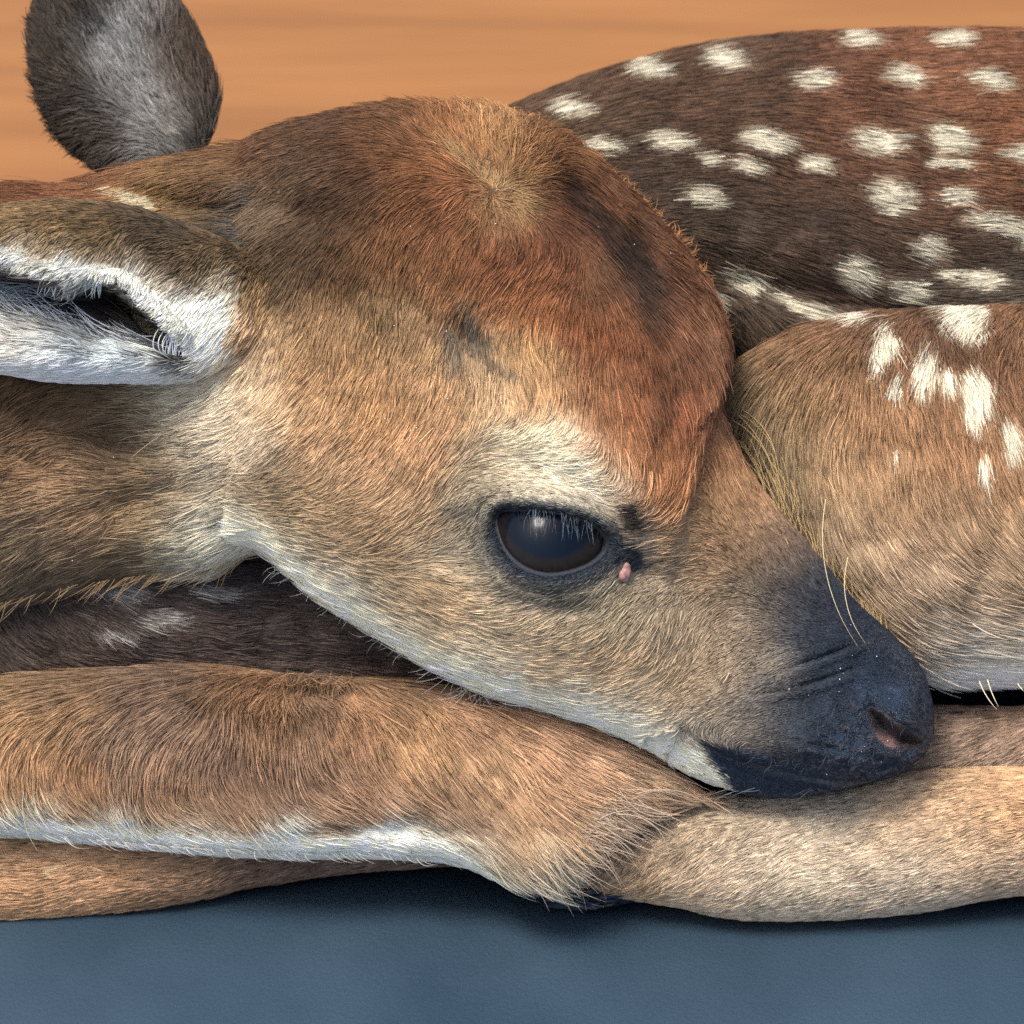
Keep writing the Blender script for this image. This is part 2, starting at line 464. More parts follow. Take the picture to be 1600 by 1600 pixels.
def far_disp(x, y, w, f):
    poly = smooth_poly([(195, 250), (150, 215), (105, 150), (85, 80), (100, 20), (160, -10), (230, 20), (290, 90), (310, 180), (300, 250)], 1)
    sd = sdist(x, y, poly)
    return x, y, w - f * 45 * ss(-sd / 90) * (sd < 0)
FAREAR = Part('far_ear', [
    (300, 285, 210, 290, -330, 40, 40), (320, 230, 160, 262, -335, 48, 50), (338, 160, 98, 208, -345, 50, 52), (322, 90, 62, 130, -355, 48, 50), (285, 20, 52, 60, -365, 42, 44), (225, -35, 62, 0, -375, 32, 32), (150, -60, 90, -45, -380, 16, 16), (118, -66, 108, -62, -382, 4, 4)], 140, 110, 2.2, far_disp)

# ------------------------------------------------------------------ colours (display values) and hair flow of each region
#   x, y, r, g, b
COL = {}
FLOW = {}
COL['head'] = [
 (330,260,98,66,42),(400,230,92,60,38),(500,215,88,58,36),(600,215,105,66,38),(640,260,122,72,40),(700,230,150,92,52),(780,220,172,118,70),(850,240,140,88,50),
 (790,320,150,108,70),(720,300,128,74,42),(650,330,122,72,40),(560,300,82,54,34),(500,330,76,54,36),(470,260,92,68,46),(420,300,110,88,66),(380,330,98,80,60),
 (480,400,78,58,38),(420,430,88,68,46),(380,420,84,66,46),(540,400,98,66,38),(620,400,122,76,42),(700,400,130,78,44),(780,400,122,68,38),(860,380,112,62,36),
 (860,450,142,80,42),(780,470,146,84,46),(700,470,136,86,50),(930,430,108,66,42),(900,330,84,48,30),(1000,400,66,42,30),(960,300,104,62,38),(1060,380,120,70,42),(1040,450,96,58,40),(1090,460,126,76,50),
 (950,520,128,72,40),(1020,550,108,64,38),(1100,560,122,76,52),(1000,620,134,80,46),(1060,640,128,72,40),(940,600,136,92,58),(1110,640,140,92,60),
 (1000,700,150,98,56),(960,680,150,100,64),(1060,720,152,96,56),(1030,780,160,106,62),(1110,720,162,114,72),(1170,770,160,118,80),
 (500,500,140,106,70),(430,510,150,120,84),(580,490,128,96,62),(640,500,140,104,72),(660,560,166,126,86),(570,570,160,120,78),(480,580,164,126,84),(400,560,184,154,120),
 (700,600,174,134,92),(780,600,190,158,118),(840,600,168,126,84),(740,530,110,92,76),(800,540,160,116,72),
 (600,650,176,132,86),(500,650,178,138,96),(420,640,196,166,130),(370,600,214,196,170),(390,690,198,180,156),(330,640,204,192,172),(300,690,160,146,124),
 (500,720,160,128,94),(430,760,130,110,84),(600,740,174,136,98),(680,700,172,130,90),(560,810,150,122,90),(460,820,150,126,94),(660,800,168,136,100),
 (380,840,196,188,168),(420,880,206,204,190),(460,890,196,190,172),(520,870,148,124,94),(600,880,152,126,94),(690,870,160,140,112),(560,960,204,202,190),(520,925,204,200,186),(620,960,172,146,112),(640,1015,206,206,196),
 (700,940,172,142,106),(700,1010,186,160,124),(720,1060,206,208,200),(780,1060,200,180,150),(800,1090,206,206,196),(860,1050,196,166,128),(900,1110,204,198,184),
 (870,985,176,154,124),(770,960,172,150,120),(960,1040,184,154,118),(1000,1100,192,170,140),(980,1145,210,206,194),(1060,1080,176,148,114),(1050,1160,204,190,170),(1100,1180,206,190,172),(1150,1205,186,160,140),
 (740,730,152,132,104),(740,780,142,130,108),(720,850,140,128,108),(800,710,206,188,158),(860,700,222,206,176),(900,730,230,220,198),(850,750,222,210,186),(950,760,218,204,180),(960,800,160,146,126),(800,770,160,146,124),(880,780,188,174,150),
 (1010,840,150,132,112),(1040,890,164,146,124),(1060,840,168,134,98),(1110,800,166,126,86),(1100,880,162,126,90),(980,950,158,140,112),(1060,960,160,138,110),(920,960,160,142,114),
 (1140,940,148,126,100),(1180,850,150,116,84),(1220,850,112,90,74),(1200,900,104,90,78),(1160,1000,142,122,100),(1120,1060,158,134,106),(1210,960,92,84,80),(1250,920,56,58,66),(1260,980,50,56,68),(1200,1040,112,102,92),
 (1170,1090,104,96,88),(1140,1110,140,124,104),(1190,1130,60,62,72),(1230,1100,44,50,62),(1120,1150,120,110,98),(1180,1160,120,106,90),(1210,1190,46,50,60),(1180,1225,44,50,60),
 (1300,960,38,44,56),(1300,1040,36,44,56),(1380,1050,34,42,54),(1400,1000,34,42,54),(1440,1100,38,48,62),(1340,1120,38,46,58),(1280,1150,38,46,58),(1300,1220,32,40,54),(1400,1190,36,46,60),(1240,1230,30,38,52)]
FLOW['head'] = [   # x, y, dx, dy (down positive)
 (700,250,-.7,.4),(740,290,-.6,.7),(690,200,.2,-1),(760,250,.3,-.95),(800,272,.6,-.7),(830,304,1,-.2),(650,190,-.4,-.8),
 (330,260,-1,.05),(450,240,-1,.2),(560,230,-1,.15),(660,240,-.95,.1),(740,260,-.8,-.2),(720,210,.1,-1),(760,215,.15,-1),(820,230,.5,-.9),(860,290,1,-.3),(800,340,.3,1),(850,360,.6,.8),
 (700,330,-.7,.6),(620,300,-.8,.5),(520,300,-.8,.45),(420,300,-.95,.3),(400,380,-.8,.5),(500,400,-.4,.9),(600,400,-.3,.95),(700,420,-.35,.95),(790,420,-.7,.7),(860,440,-.8,.55),
 (780,500,-.6,.75),(860,520,-.35,.9),(940,480,.2,1),(1000,450,.3,.95),(960,380,.5,.8),(920,300,.7,.7),(1000,340,.6,.5),(1080,400,.6,.3),(1080,480,.5,.6),(1040,520,.3,.95),(1120,540,.3,.8),
 (900,580,.0,1),(960,620,.2,1),(1020,640,.25,1),(1080,600,.2,1),(1000,720,.2,1),(1040,770,-.05,1),(1060,700,.15,1),(960,700,.3,1),(930,660,.25,.9),
 (480,500,-.2,1),(420,520,-.4,.9),(560,520,-.15,1),(640,520,-.25,1),(700,560,-.2,1),(760,560,.6,.7),(820,580,.4,.9),(740,620,-.2,1),(860,640,-.1,1),
 (420,620,-.6,.8),(500,620,-.4,.9),(580,640,-.3,.95),(660,650,-.25,.97),(700,700,-.5,.85),(480,700,-.75,.65),(560,720,-.7,.7),(640,760,-.65,.75),(380,690,-.85,.5),
 (430,770,-1,.1),(560,800,-.85,.4),(640,840,-.85,.35),(700,800,-.6,.6),(480,850,-1,-.1),(600,900,-.9,-.25),(560,950,-.85,-.5),(680,960,-.85,-.4),(700,890,-.95,-.1),(660,1010,-.85,-.5),
 (760,980,-1,-.12),(760,1040,-.85,-.4),(860,1000,-1,.1),(860,1080,-.95,-.3),(950,1060,-.9,.3),(1000,1000,-.6,.75),(1080,960,-.55,.8),(960,960,-.7,.6),(1050,1090,-.85,.45),(1000,1140,-.9,-.4),(1100,1180,.8,.5),
 (800,720,-1,-.05),(860,720,-.95,-.25),(920,740,-.9,-.4),(760,760,-1,.2),(720,820,-.6,.5),(820,770,-.95,-.1),(900,790,-.9,-.3),(970,820,-.7,-.5),
 (1060,820,-.85,-.25),(1110,780,-.6,-.7),(1120,700,-.4,-.9),(1160,780,-.6,-.8),(1200,840,-.65,-.75),(1130,860,-.8,-.5),(1060,880,-.9,.1),(1150,930,-.75,-.2),(1220,900,-.7,-.6),(1250,950,-.8,-.3),
 (1150,1000,-.7,.5),(1200,1050,-.85,.3),(1120,1100,-.85,.4),(1190,1140,-.9,.2),(1300,1000,-.8,-.3),(1300,1150,-.9,.1),(1400,1100,-.7,-.2),(1250,1210,-1,.1),(760,900,-.8,.3),(830,940,-.8,.45),(900,930,-.8,.5),(960,900,-.8,.3)]
COL['neck'] = [(0,300,96,58,30),(120,295,104,62,34),(190,275,110,70,40),(230,300,140,104,62),(300,300,120,90,56),(330,260,96,66,40),(280,340,84,70,44),(350,360,60,54,48),(400,370,100,90,80),
 (0,620,96,72,46),(80,620,88,66,44),(160,640,90,70,48),(210,620,130,112,86),(270,640,164,152,128),(340,680,176,160,138),(190,680,78,62,48),(100,690,120,92,66),(20,700,116,90,64),(60,740,140,108,76),
 (120,770,146,116,86),(220,760,122,98,70),(320,740,128,108,82),(400,720,146,122,94),(180,820,152,120,82),(80,830,142,116,88),(280,800,120,98,72),(380,790,136,114,84),(260,840,150,130,98),
 (340,845,186,178,156),(400,850,200,200,186),(20,880,116,98,76),(120,880,120,98,74),(220,880,116,98,74),(300,880,128,116,94),(60,930,84,72,58),(180,910,80,68,56),(-200,600,110,84,56),(-200,850,120,96,70)]
FLOW['neck'] = [(0,300,-1,.1),(120,290,-1,.15),(250,290,-.95,.35),(350,350,-.95,.1),(30,620,-.9,.45),(150,640,-1,.15),(260,640,-1,.2),(360,680,-1,.25),(60,680,-.9,.3),(180,700,-.95,-.25),(120,740,-.95,-.2),(40,760,-1,.05),
 (200,770,-1,.3),(300,770,-1,.25),(400,760,-1,.15),(150,820,-1,.2),(250,830,-1,.05),(350,850,-1,.1),(60,860,-.9,.4),(150,880,-.85,.5),(260,880,-.8,.5),(320,880,-.7,.5),(40,930,-.75,.7),(120,910,-.75,.6),(-200,800,-1,.2)]
COL['torso'] = [(900,230,80,56,36),(1000,260,60,44,32),(1100,210,74,48,30),(1200,240,66,46,30),(1280,220,92,54,30),(1400,250,86,54,32),(1560,220,118,70,36),(1560,290,92,58,34),(1450,330,90,56,34),(1100,350,58,44,32),(1250,340,60,42,30),
 (1350,380,64,46,34),(1500,400,72,54,42),(1200,430,66,50,38),(1300,460,70,52,40),(1450,440,70,58,46),(1580,440,72,62,50),(1200,500,84,66,50),(1150,560,56,48,40),(1100,150,74,50,32),(1500,120,110,66,36),(1000,120,80,54,34),
 (20,960,70,58,52),(100,950,62,52,50),(200,930,70,60,58),(300,1000,74,60,54),(100,1020,84,66,54),(400,960,58,50,52),(480,1000,72,58,52),(560,1020,78,62,56),(620,1050,80,62,54),(350,1040,74,58,50),(0,400,80,60,40)]
FLOW['torso'] = [(900,240,1,.05),(1050,260,1,.12),(1150,350,1,.2),(1200,450,.85,.5),(1300,450,.85,.5),(1150,550,.7,.8),(1250,300,1,.25),(1400,300,.95,.35),(1550,250,1,.15),(1500,370,1,.35),(1450,430,1,.0),(1560,450,.9,-.1),
 (1300,240,1,.3),(1000,350,1,.15),(1000,80,1,.05),(1500,100,1,.1),(30,950,.5,.8),(100,970,.8,.55),(200,960,1,.25),(300,960,1,.12),(400,980,1,.05),(500,1020,1,.1),(600,1040,1,.2),(150,1040,.95,.25)]
COL['haunch'] = [(1140,650,112,96,66),(1180,580,120,92,60),(1260,540,128,90,56),(1340,500,112,76,48),(1480,500,96,66,46),(1580,500,120,82,50),(1580,560,116,78,48),(1400,540,116,80,50),(1300,600,148,108,66),(1220,640,142,112,72),
 (1160,700,92,82,62),(1220,740,126,106,76),(1400,640,150,106,64),(1500,680,150,104,62),(1580,720,154,112,72),(1300,720,164,126,84),(1400,760,164,124,82),(1500,800,156,120,82),(1300,820,170,138,102),(1420,850,172,138,104),(1550,850,162,128,92),
 (1380,900,166,136,106),(1330,930,150,122,88),(1500,900,152,128,102),(1580,900,152,124,94),(1430,960,158,134,108),(1550,960,172,142,110),(1450,1010,158,142,124),(1580,1010,176,160,138),(1500,1030,190,186,176),(1480,1050,204,204,196),(1590,1050,206,208,200),(1250,850,100,86,66),(1800,700,150,110,70),(1800,1050,206,206,200)]
FLOW['haunch'] = [(1150,640,-.3,.9),(1160,720,.15,1),(1220,580,-.5,.9),(1300,540,-.45,.9),(1400,540,-.3,1),(1500,530,-.1,1),(1580,540,.05,1),(1260,680,.0,1),(1200,760,.3,1),(1350,680,.15,1),(1450,680,.15,1),(1550,680,.2,1),
 (1300,800,.3,.95),(1400,800,.35,.95),(1500,800,.4,.9),(1260,880,.6,.9),(1350,900,.6,.8),(1450,880,.45,.9),(1560,880,.5,.85),(1330,950,.8,.6),(1420,940,.9,.45),(1540,930,.85,.35),(1420,1000,.97,.2),(1560,980,1,-.05),(1560,1040,1,.05),(1460,1050,1,.08)]
COL['foreleg'] = [(20,1080,128,98,66),(100,1070,110,86,64),(200,1070,108,84,66),(300,1060,104,82,64),(50,1120,160,120,76),(140,1110,150,112,74),(40,1180,156,116,76),(120,1210,144,102,66),(200,1150,134,106,82),(260,1120,132,102,80),(240,1210,140,104,76),
 (340,1150,128,98,76),(380,1070,122,88,60),(330,1240,144,108,80),(420,1120,128,92,62),(450,1200,134,102,78),(500,1080,104,80,62),(560,1120,148,106,70),(640,1160,166,124,80),(620,1080,122,92,66),(520,1240,136,102,76),(560,1200,142,106,78),
 (660,1240,146,112,82),(740,1120,152,112,80),(760,1180,172,132,92),(720,1290,148,112,82),(840,1160,176,132,96),(840,1240,176,134,96),(920,1210,180,138,102),(800,1320,164,124,86),(900,1290,182,144,106),(980,1240,178,142,108),(870,1350,188,168,140),
 (100,1270,160,122,88),(300,1290,166,134,100),(500,1290,156,126,98),(60,1292,196,198,188),(160,1302,204,212,206),(300,1318,206,216,212),(450,1326,204,216,214),(600,1322,200,210,208),(690,1330,198,204,196),(760,1345,186,176,156),(830,1365,190,180,160)]
FLOW['foreleg'] = [(0,1090,-1,.2),(100,1090,-1,.3),(30,1130,-.95,.3),(130,1130,-.9,.45),(250,1090,-.85,.45),(200,1140,-.8,.6),(280,1140,-.65,.75),(20,1190,-.3,.95),(100,1190,-.35,.95),(200,1200,-.4,.9),(300,1190,-.35,.95),(360,1140,-.4,.9),
 (40,1250,.5,.9),(120,1255,.55,.85),(220,1250,.3,.95),(320,1250,.25,.95),(400,1200,.0,1),(420,1120,-.25,1),(500,1120,.15,1),(480,1200,.2,1),(420,1270,.7,.75),(330,1290,.85,.5),(540,1270,.85,.5),(560,1190,.3,.95),(600,1120,.45,.9),(660,1160,.35,.95),
 (640,1260,.8,.55),(700,1230,.45,.9),(720,1110,.75,.65),(780,1170,.55,.85),(760,1290,.5,.85),(860,1150,.9,.45),(860,1220,.7,.7),(840,1310,.6,.75),(950,1210,.95,.3),(950,1270,.9,.1),(100,1300,1,.1),(300,1322,1,.08),(500,1325,1,.0),(650,1320,1,.1),(730,1340,.9,.4)]
COL['lower_leg'] = [(0,1320,168,130,96),(100,1340,176,138,104),(200,1350,164,126,94),(60,1390,174,134,98),(300,1350,138,108,84),(280,1390,140,108,82),(400,1350,110,86,72),(550,1350,108,86,74),(700,1345,104,86,76)]
FLOW['lower_leg'] = [(0,1350,-1,.03),(200,1350,-1,.05),(300,1340,-1,.2),(500,1350,-1,.1),(700,1345,-1,.0)]
COL['front_cannon'] = [(940,1340,130,104,84),(1000,1310,156,130,100),(1060,1270,156,134,108),(1000,1380,170,138,100),(1100,1300,174,150,120),(1150,1250,150,132,110),(1200,1300,186,164,138),(1100,1390,184,158,130),(1230,1400,184,164,138),(1300,1260,150,136,118),
 (1300,1320,194,172,144),(1400,1280,178,148,116),(1400,1370,186,164,138),(1500,1240,176,140,102),(1580,1270,192,146,100),(1500,1320,190,158,122),(1580,1370,172,146,120),(1450,1390,176,156,134)]
FLOW['front_cannon'] = [(950,1340,-.7,.7),(1000,1300,-.85,.5),(1100,1280,-.8,.5),(1050,1380,-.8,.45),(1200,1350,-.85,.4),(1300,1270,-.95,.15),(1400,1340,-.9,.3),(1500,1250,-1,.12),(1580,1350,-.9,.35)]
COL['hind_shank'] = [(1400,1120,104,88,78),(1500,1120,116,96,84),(1500,1170,150,128,110),(1590,1130,140,112,92),(1590,1180,150,128,112)]
FLOW['hind_shank'] = [(1400,1150,-.9,.4),(1500,1140,-.95,.2),(1500,1180,-.8,.5),(1590,1160,-.9,.4)]
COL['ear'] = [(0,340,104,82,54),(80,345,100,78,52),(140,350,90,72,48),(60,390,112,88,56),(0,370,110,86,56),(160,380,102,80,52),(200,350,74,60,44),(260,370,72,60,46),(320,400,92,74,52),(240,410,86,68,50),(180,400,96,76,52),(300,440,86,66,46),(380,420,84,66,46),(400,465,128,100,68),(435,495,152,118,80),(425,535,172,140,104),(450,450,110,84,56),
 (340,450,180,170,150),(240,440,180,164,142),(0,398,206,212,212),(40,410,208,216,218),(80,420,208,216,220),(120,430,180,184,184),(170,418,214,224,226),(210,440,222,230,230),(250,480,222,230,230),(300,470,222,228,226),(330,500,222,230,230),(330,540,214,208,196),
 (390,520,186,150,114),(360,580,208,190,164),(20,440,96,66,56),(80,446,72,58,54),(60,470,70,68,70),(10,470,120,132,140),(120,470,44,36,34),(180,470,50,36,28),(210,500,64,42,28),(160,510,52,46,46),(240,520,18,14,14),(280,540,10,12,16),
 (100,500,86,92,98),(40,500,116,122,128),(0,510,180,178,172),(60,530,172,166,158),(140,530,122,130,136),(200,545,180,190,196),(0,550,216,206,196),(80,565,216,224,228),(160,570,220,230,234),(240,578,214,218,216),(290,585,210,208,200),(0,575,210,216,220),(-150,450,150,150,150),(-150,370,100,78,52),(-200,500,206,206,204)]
FLOW['ear'] = [(0,340,-.8,.25),(120,350,-.8,.3),(250,380,-.8,.3),(350,420,-.7,.5),(60,400,-.7,.6),(0,400,-.5,.8),(100,425,-.4,.9),(160,430,-.3,.9),(200,440,-.5,.8),(250,480,-.6,.6),(300,510,-.6,.7),(330,480,-.5,.3),(380,480,-.4,.9),(60,460,-1,.15),
 (130,490,-.95,-.4),(200,520,-.9,-.4),(100,520,-1,-.2),(0,500,-1,-.1),(200,560,-1,.1),(100,565,-1,.1),(20,565,-1,.1),(280,580,-1,.1),(350,560,-.7,.6),(-150,450,-1,0)]
COL['far_ear'] = [(100,205,48,40,34),(140,215,52,42,36),(160,245,62,50,42),(190,250,72,64,58),(220,230,104,104,104),(260,215,116,116,118),(310,215,96,88,80),(330,160,60,48,40),(200,150,116,116,118),(200,60,120,120,122),(70,120,48,40,34),(300,60,60,48,40),(120,-30,48,40,34)]
FLOW['far_ear'] = [(120,210,-.9,.2),(200,240,-.8,.5),(260,220,-.6,-.7),(180,100,-.5,-.9),(300,100,-.2,-1)]

def ell(x, y, cx, cy, a, b, ang, soft=.35, rough=.5, ns=11, ox=0.):
    ca, sa = math.cos(R(ang)), math.sin(R(ang))
    u = ((x - cx) * ca + (y - cy) * sa) / a; v = (-(x - cx) * sa + (y - cy) * ca) / b
    r = np.hypot(u, v) + rough * noise(x, y, ns, ox) 
    return 1 - ss((r - 1 + soft / 2) / soft)

CREAM = (176, 168, 146)
TSPOTS = [(928,235,40,12,5),(1032,226,36,15,8),(1092,252,24,11,15),(1156,261,28,12,12),(1185,224,38,18,12),(1265,255,28,15,14),(1360,224,44,22,8),(1470,220,38,24,18),(1468,258,34,9,4),(1580,242,34,14,0),
 (1085,309,34,18,18),(1380,310,38,26,14),(1482,309,26,15,10),(1560,352,64,18,10),(1590,375,24,14,30),(1436,386,30,20,12),(1326,424,38,26,30),(1406,452,30,16,8),(1478,430,26,10,0),(1525,440,30,17,6),
 (1160,438,42,20,35),(1118,470,22,14,30),(1225,468,34,12,42),(1275,495,34,20,25),(1000,120,34,15,8),(1120,100,38,16,8),(1260,130,36,16,6),(1400,120,40,17,8),(1530,130,36,16,8),(1330,70,34,12,4),(1480,66,34,12,4),(880,180,34,14,6),
 (170,918,44,22,4),(320,926,44,11,5),(238,966,42,13,0),(165,985,34,7,6),(110,905,24,8,10)]
HSPOTS = [(1515,505,38,32,0),(1350,503,30,11,-12),(1383,545,17,38,20),(1448,580,20,38,8),(1520,612,27,46,-4),(1400,600,10,18,8),(1575,675,15,32,-6),(1537,720,9,18,-4),(1398,705,5,11,-10),(1480,590,10,20,0)]

def color_of(part, X):
    x, y = X[:, 0], X[:, 1]
    wob = 16 if part != 'head' else 12
    Xw = X + np.stack([noise(x, y, 26, 1, 2), noise(x, y, 26, 8, 3)], -1) * wob
    sig = {'head': 32, 'ear': 20, 'foreleg': 30, 'neck': 36, 'torso': 50, 'haunch': 42}.get(part, 40)
    C = fields(COL[part], Xw, sig)
    if part == 'neck':
        bl = (ss((x - 210) / 150) * ss((y - 520) / 60))[:, None]
        C = C * (1 - bl) + fields(COL['head'], Xw, 36) * bl
    def mixc(c, m):
        nonlocal C
        C = C * (1 - m[:, None]) + np.asarray(c, float) * m[:, None]
    if part == 'torso':
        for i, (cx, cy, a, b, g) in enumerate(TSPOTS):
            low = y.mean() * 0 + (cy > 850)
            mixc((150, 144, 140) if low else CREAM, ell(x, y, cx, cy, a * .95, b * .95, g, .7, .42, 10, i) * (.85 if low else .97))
    if part == 'haunch':
        mixc((236, 230, 212), ss((y - 1028 - 8 * noise(x, y, 30, 2)) / 16))
        for i, (cx, cy, a, b, g) in enumerate(HSPOTS):
            mixc((204, 195, 172), ell(x, y, cx, cy, a * .92, b * .92, g, .5, .45, 9, i))
    if part == 'foreleg':
        yb_ = np.interp(x, [0, 150, 300, 450, 600, 700, 760], [1276, 1286, 1302, 1310, 1296, 1312, 1362])
        mixc((236, 230, 206), ss((y - yb_ + 4 - 8 * noise(x, y, 24, 6)) / 10) * (1 - ss((x - 760) / 30)))
    if part == 'neck':
        mixc((170, 158, 128), ell(x, y, 212, 312, 36, 10, 24, 1.0, .8))
    if part == 'ear':
        y0 = y + noise(x, y, 14, 5) * 8
        rt = np.interp(x, [-250, 0, 60, 110, 140, 160, 190, 215, 250, 290, 330, 350, 380, 420], [436, 392, 417, 433, 428, 417, 417, 434, 456, 466, 458, 450, 446, 446])
        ed = np.interp(x, [-250, 0, 60, 110, 160, 190, 215, 250, 275, 297, 300], [450, 404, 428, 438, 440, 444, 468, 500, 524, 550, 560])
        rim = ss((y0 - rt) / 8) * np.where(x < 298, 1 - ss((y0 - ed) / 9), 1) * (1 - ss((x - 335 - (y0 - 480) * -.25) / 40)) * (1 - ss((y0 - 545) / 30) * (x > 298))
        mixc((214, 216, 204), rim)
    if part == 'head':
        rr_ = ell(x, y, 320, 500, 38, 52, 10, .8, .4)
        mixc((226, 234, 234), rr_)
        mixc((54, 34, 25), .75 * ell(x, y, 905, 312, 20, 66, -35, .9, .7))  # dark ellipses put the shade of the crown hollow into the colour
        mixc((50, 33, 26), .8 * ell(x, y, 985, 405, 26, 74, -33, .9, .7))
        mixc((60, 40, 30), .6 * ell(x, y, 1010, 480, 22, 46, -20, .9, .7))
        mixc((186, 146, 98), .5 * ell(x, y, 745, 262, 84, 11, 38, .9, .6))
        mixc((150, 100, 68), .5 * ell(x, y, 1112, 545, 16, 90, -8, .9, .5))
        sd = sdist(x, y, EYE)
        low = ss((y - 800) / 60)
        ring = np.exp(-np.maximum(sd - 4, 0) / (9 + 13 * low))
        mixc((38, 46, 58), np.clip(ring * 1.25, 0, 1))
        mixc((46, 56, 68), .95 * ell(x, y, 972, 864, 46, 19, 22, .8, .4))
        mixc((50, 46, 46), .85 * ell(x, y, 992, 806, 14, 22, -35, .9, .8))
        jd = seg_dist(x, y, [(330, 830), (395, 852), (460, 905), (530, 950), (620, 1010), (700, 1052), (800, 1092), (930, 1132), (1050, 1182), (1135, 1222)], False)[0] + 10 * noise(x, y, 30, 13)
        mixc((244, 234, 206), .9 * (1 - ss((jd - 6) / 40)) * (x < 1150))
        lip = -sdist(x, y, [(1084, 1156), (1135, 1158), (1200, 1176), (1260, 1196), (1340, 1222), (1400, 1225), (1300, 1270), (1150, 1265), (1132, 1228), (1104, 1192)])
        mixc((34, 46, 64), ss((lip + 3 + 5 * noise(x, y, 12, 3)) / 16))
        mixc((66, 66, 64), .55 * ell(x, y, 850, 930, 84, 20, 8, 1., .5))
        mixc((82, 80, 76), .5 * ell(x, y, 740, 800, 40, 16, 10, 1., .5))
        mixc((64, 62, 60), .6 * ell(x, y, 742, 515, 14, 42, -18, 1.5, .9))
        mixc((84, 82, 78), .5 * ell(x, y, 706, 540, 11, 30, -10, 1.5, .9))
        mixc((74, 62, 50), .5 * ell(x, y, 760, 560, 60, 9, 25, 1., .8))
        mixc((60, 44, 34), .35 * ell(x, y, 1035, 620, 26, 70, 15, 1.4, .9))
    L_ = lin(np.clip(C, 0, 255))
    g_ = L_.mean(1, keepdims=True)
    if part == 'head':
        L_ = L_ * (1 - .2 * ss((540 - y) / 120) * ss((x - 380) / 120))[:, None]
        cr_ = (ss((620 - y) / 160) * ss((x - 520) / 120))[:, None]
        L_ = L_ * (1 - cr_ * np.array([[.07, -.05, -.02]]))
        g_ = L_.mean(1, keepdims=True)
    warm = {'head': .84, 'foreleg': .78, 'haunch': .74, 'torso': .76, 'front_cannon': .76, 'neck': .84}.get(part, .9)
    return (g_ + (L_ - g_) * warm) * np.array([1.0, 1.0, .93])

# ------------------------------------------------------------------ hair
PARTS = [HEAD, NECK, TORSO, SHOULDER, HAUNCH, FORELEG, LOWLEG, CANNON, HINDLEG, EAR, FAREAR]
# depth of the foremost surface, to leave out hair deep behind other parts of the body
GZ = 12.0
zb = np.full((190, 250), -1e9)
def zidx(x, y):
    return np.clip(((y + 300) / GZ).astype(int), 0, 189), np.clip(((x + 600) / GZ).astype(int), 0, 249)
for p in PARTS:
    i, j = zidx(p.x.ravel(), p.y.ravel())
    np.maximum.at(zb, (i, j), p.w.ravel())
zmin = zb.copy()
for dy in (-2, -1, 0, 1, 2):
    for dx in (-2, -1, 0, 1, 2):
        zmin = np.minimum(zmin, np.roll(zb, (dy, dx), (0, 1)))

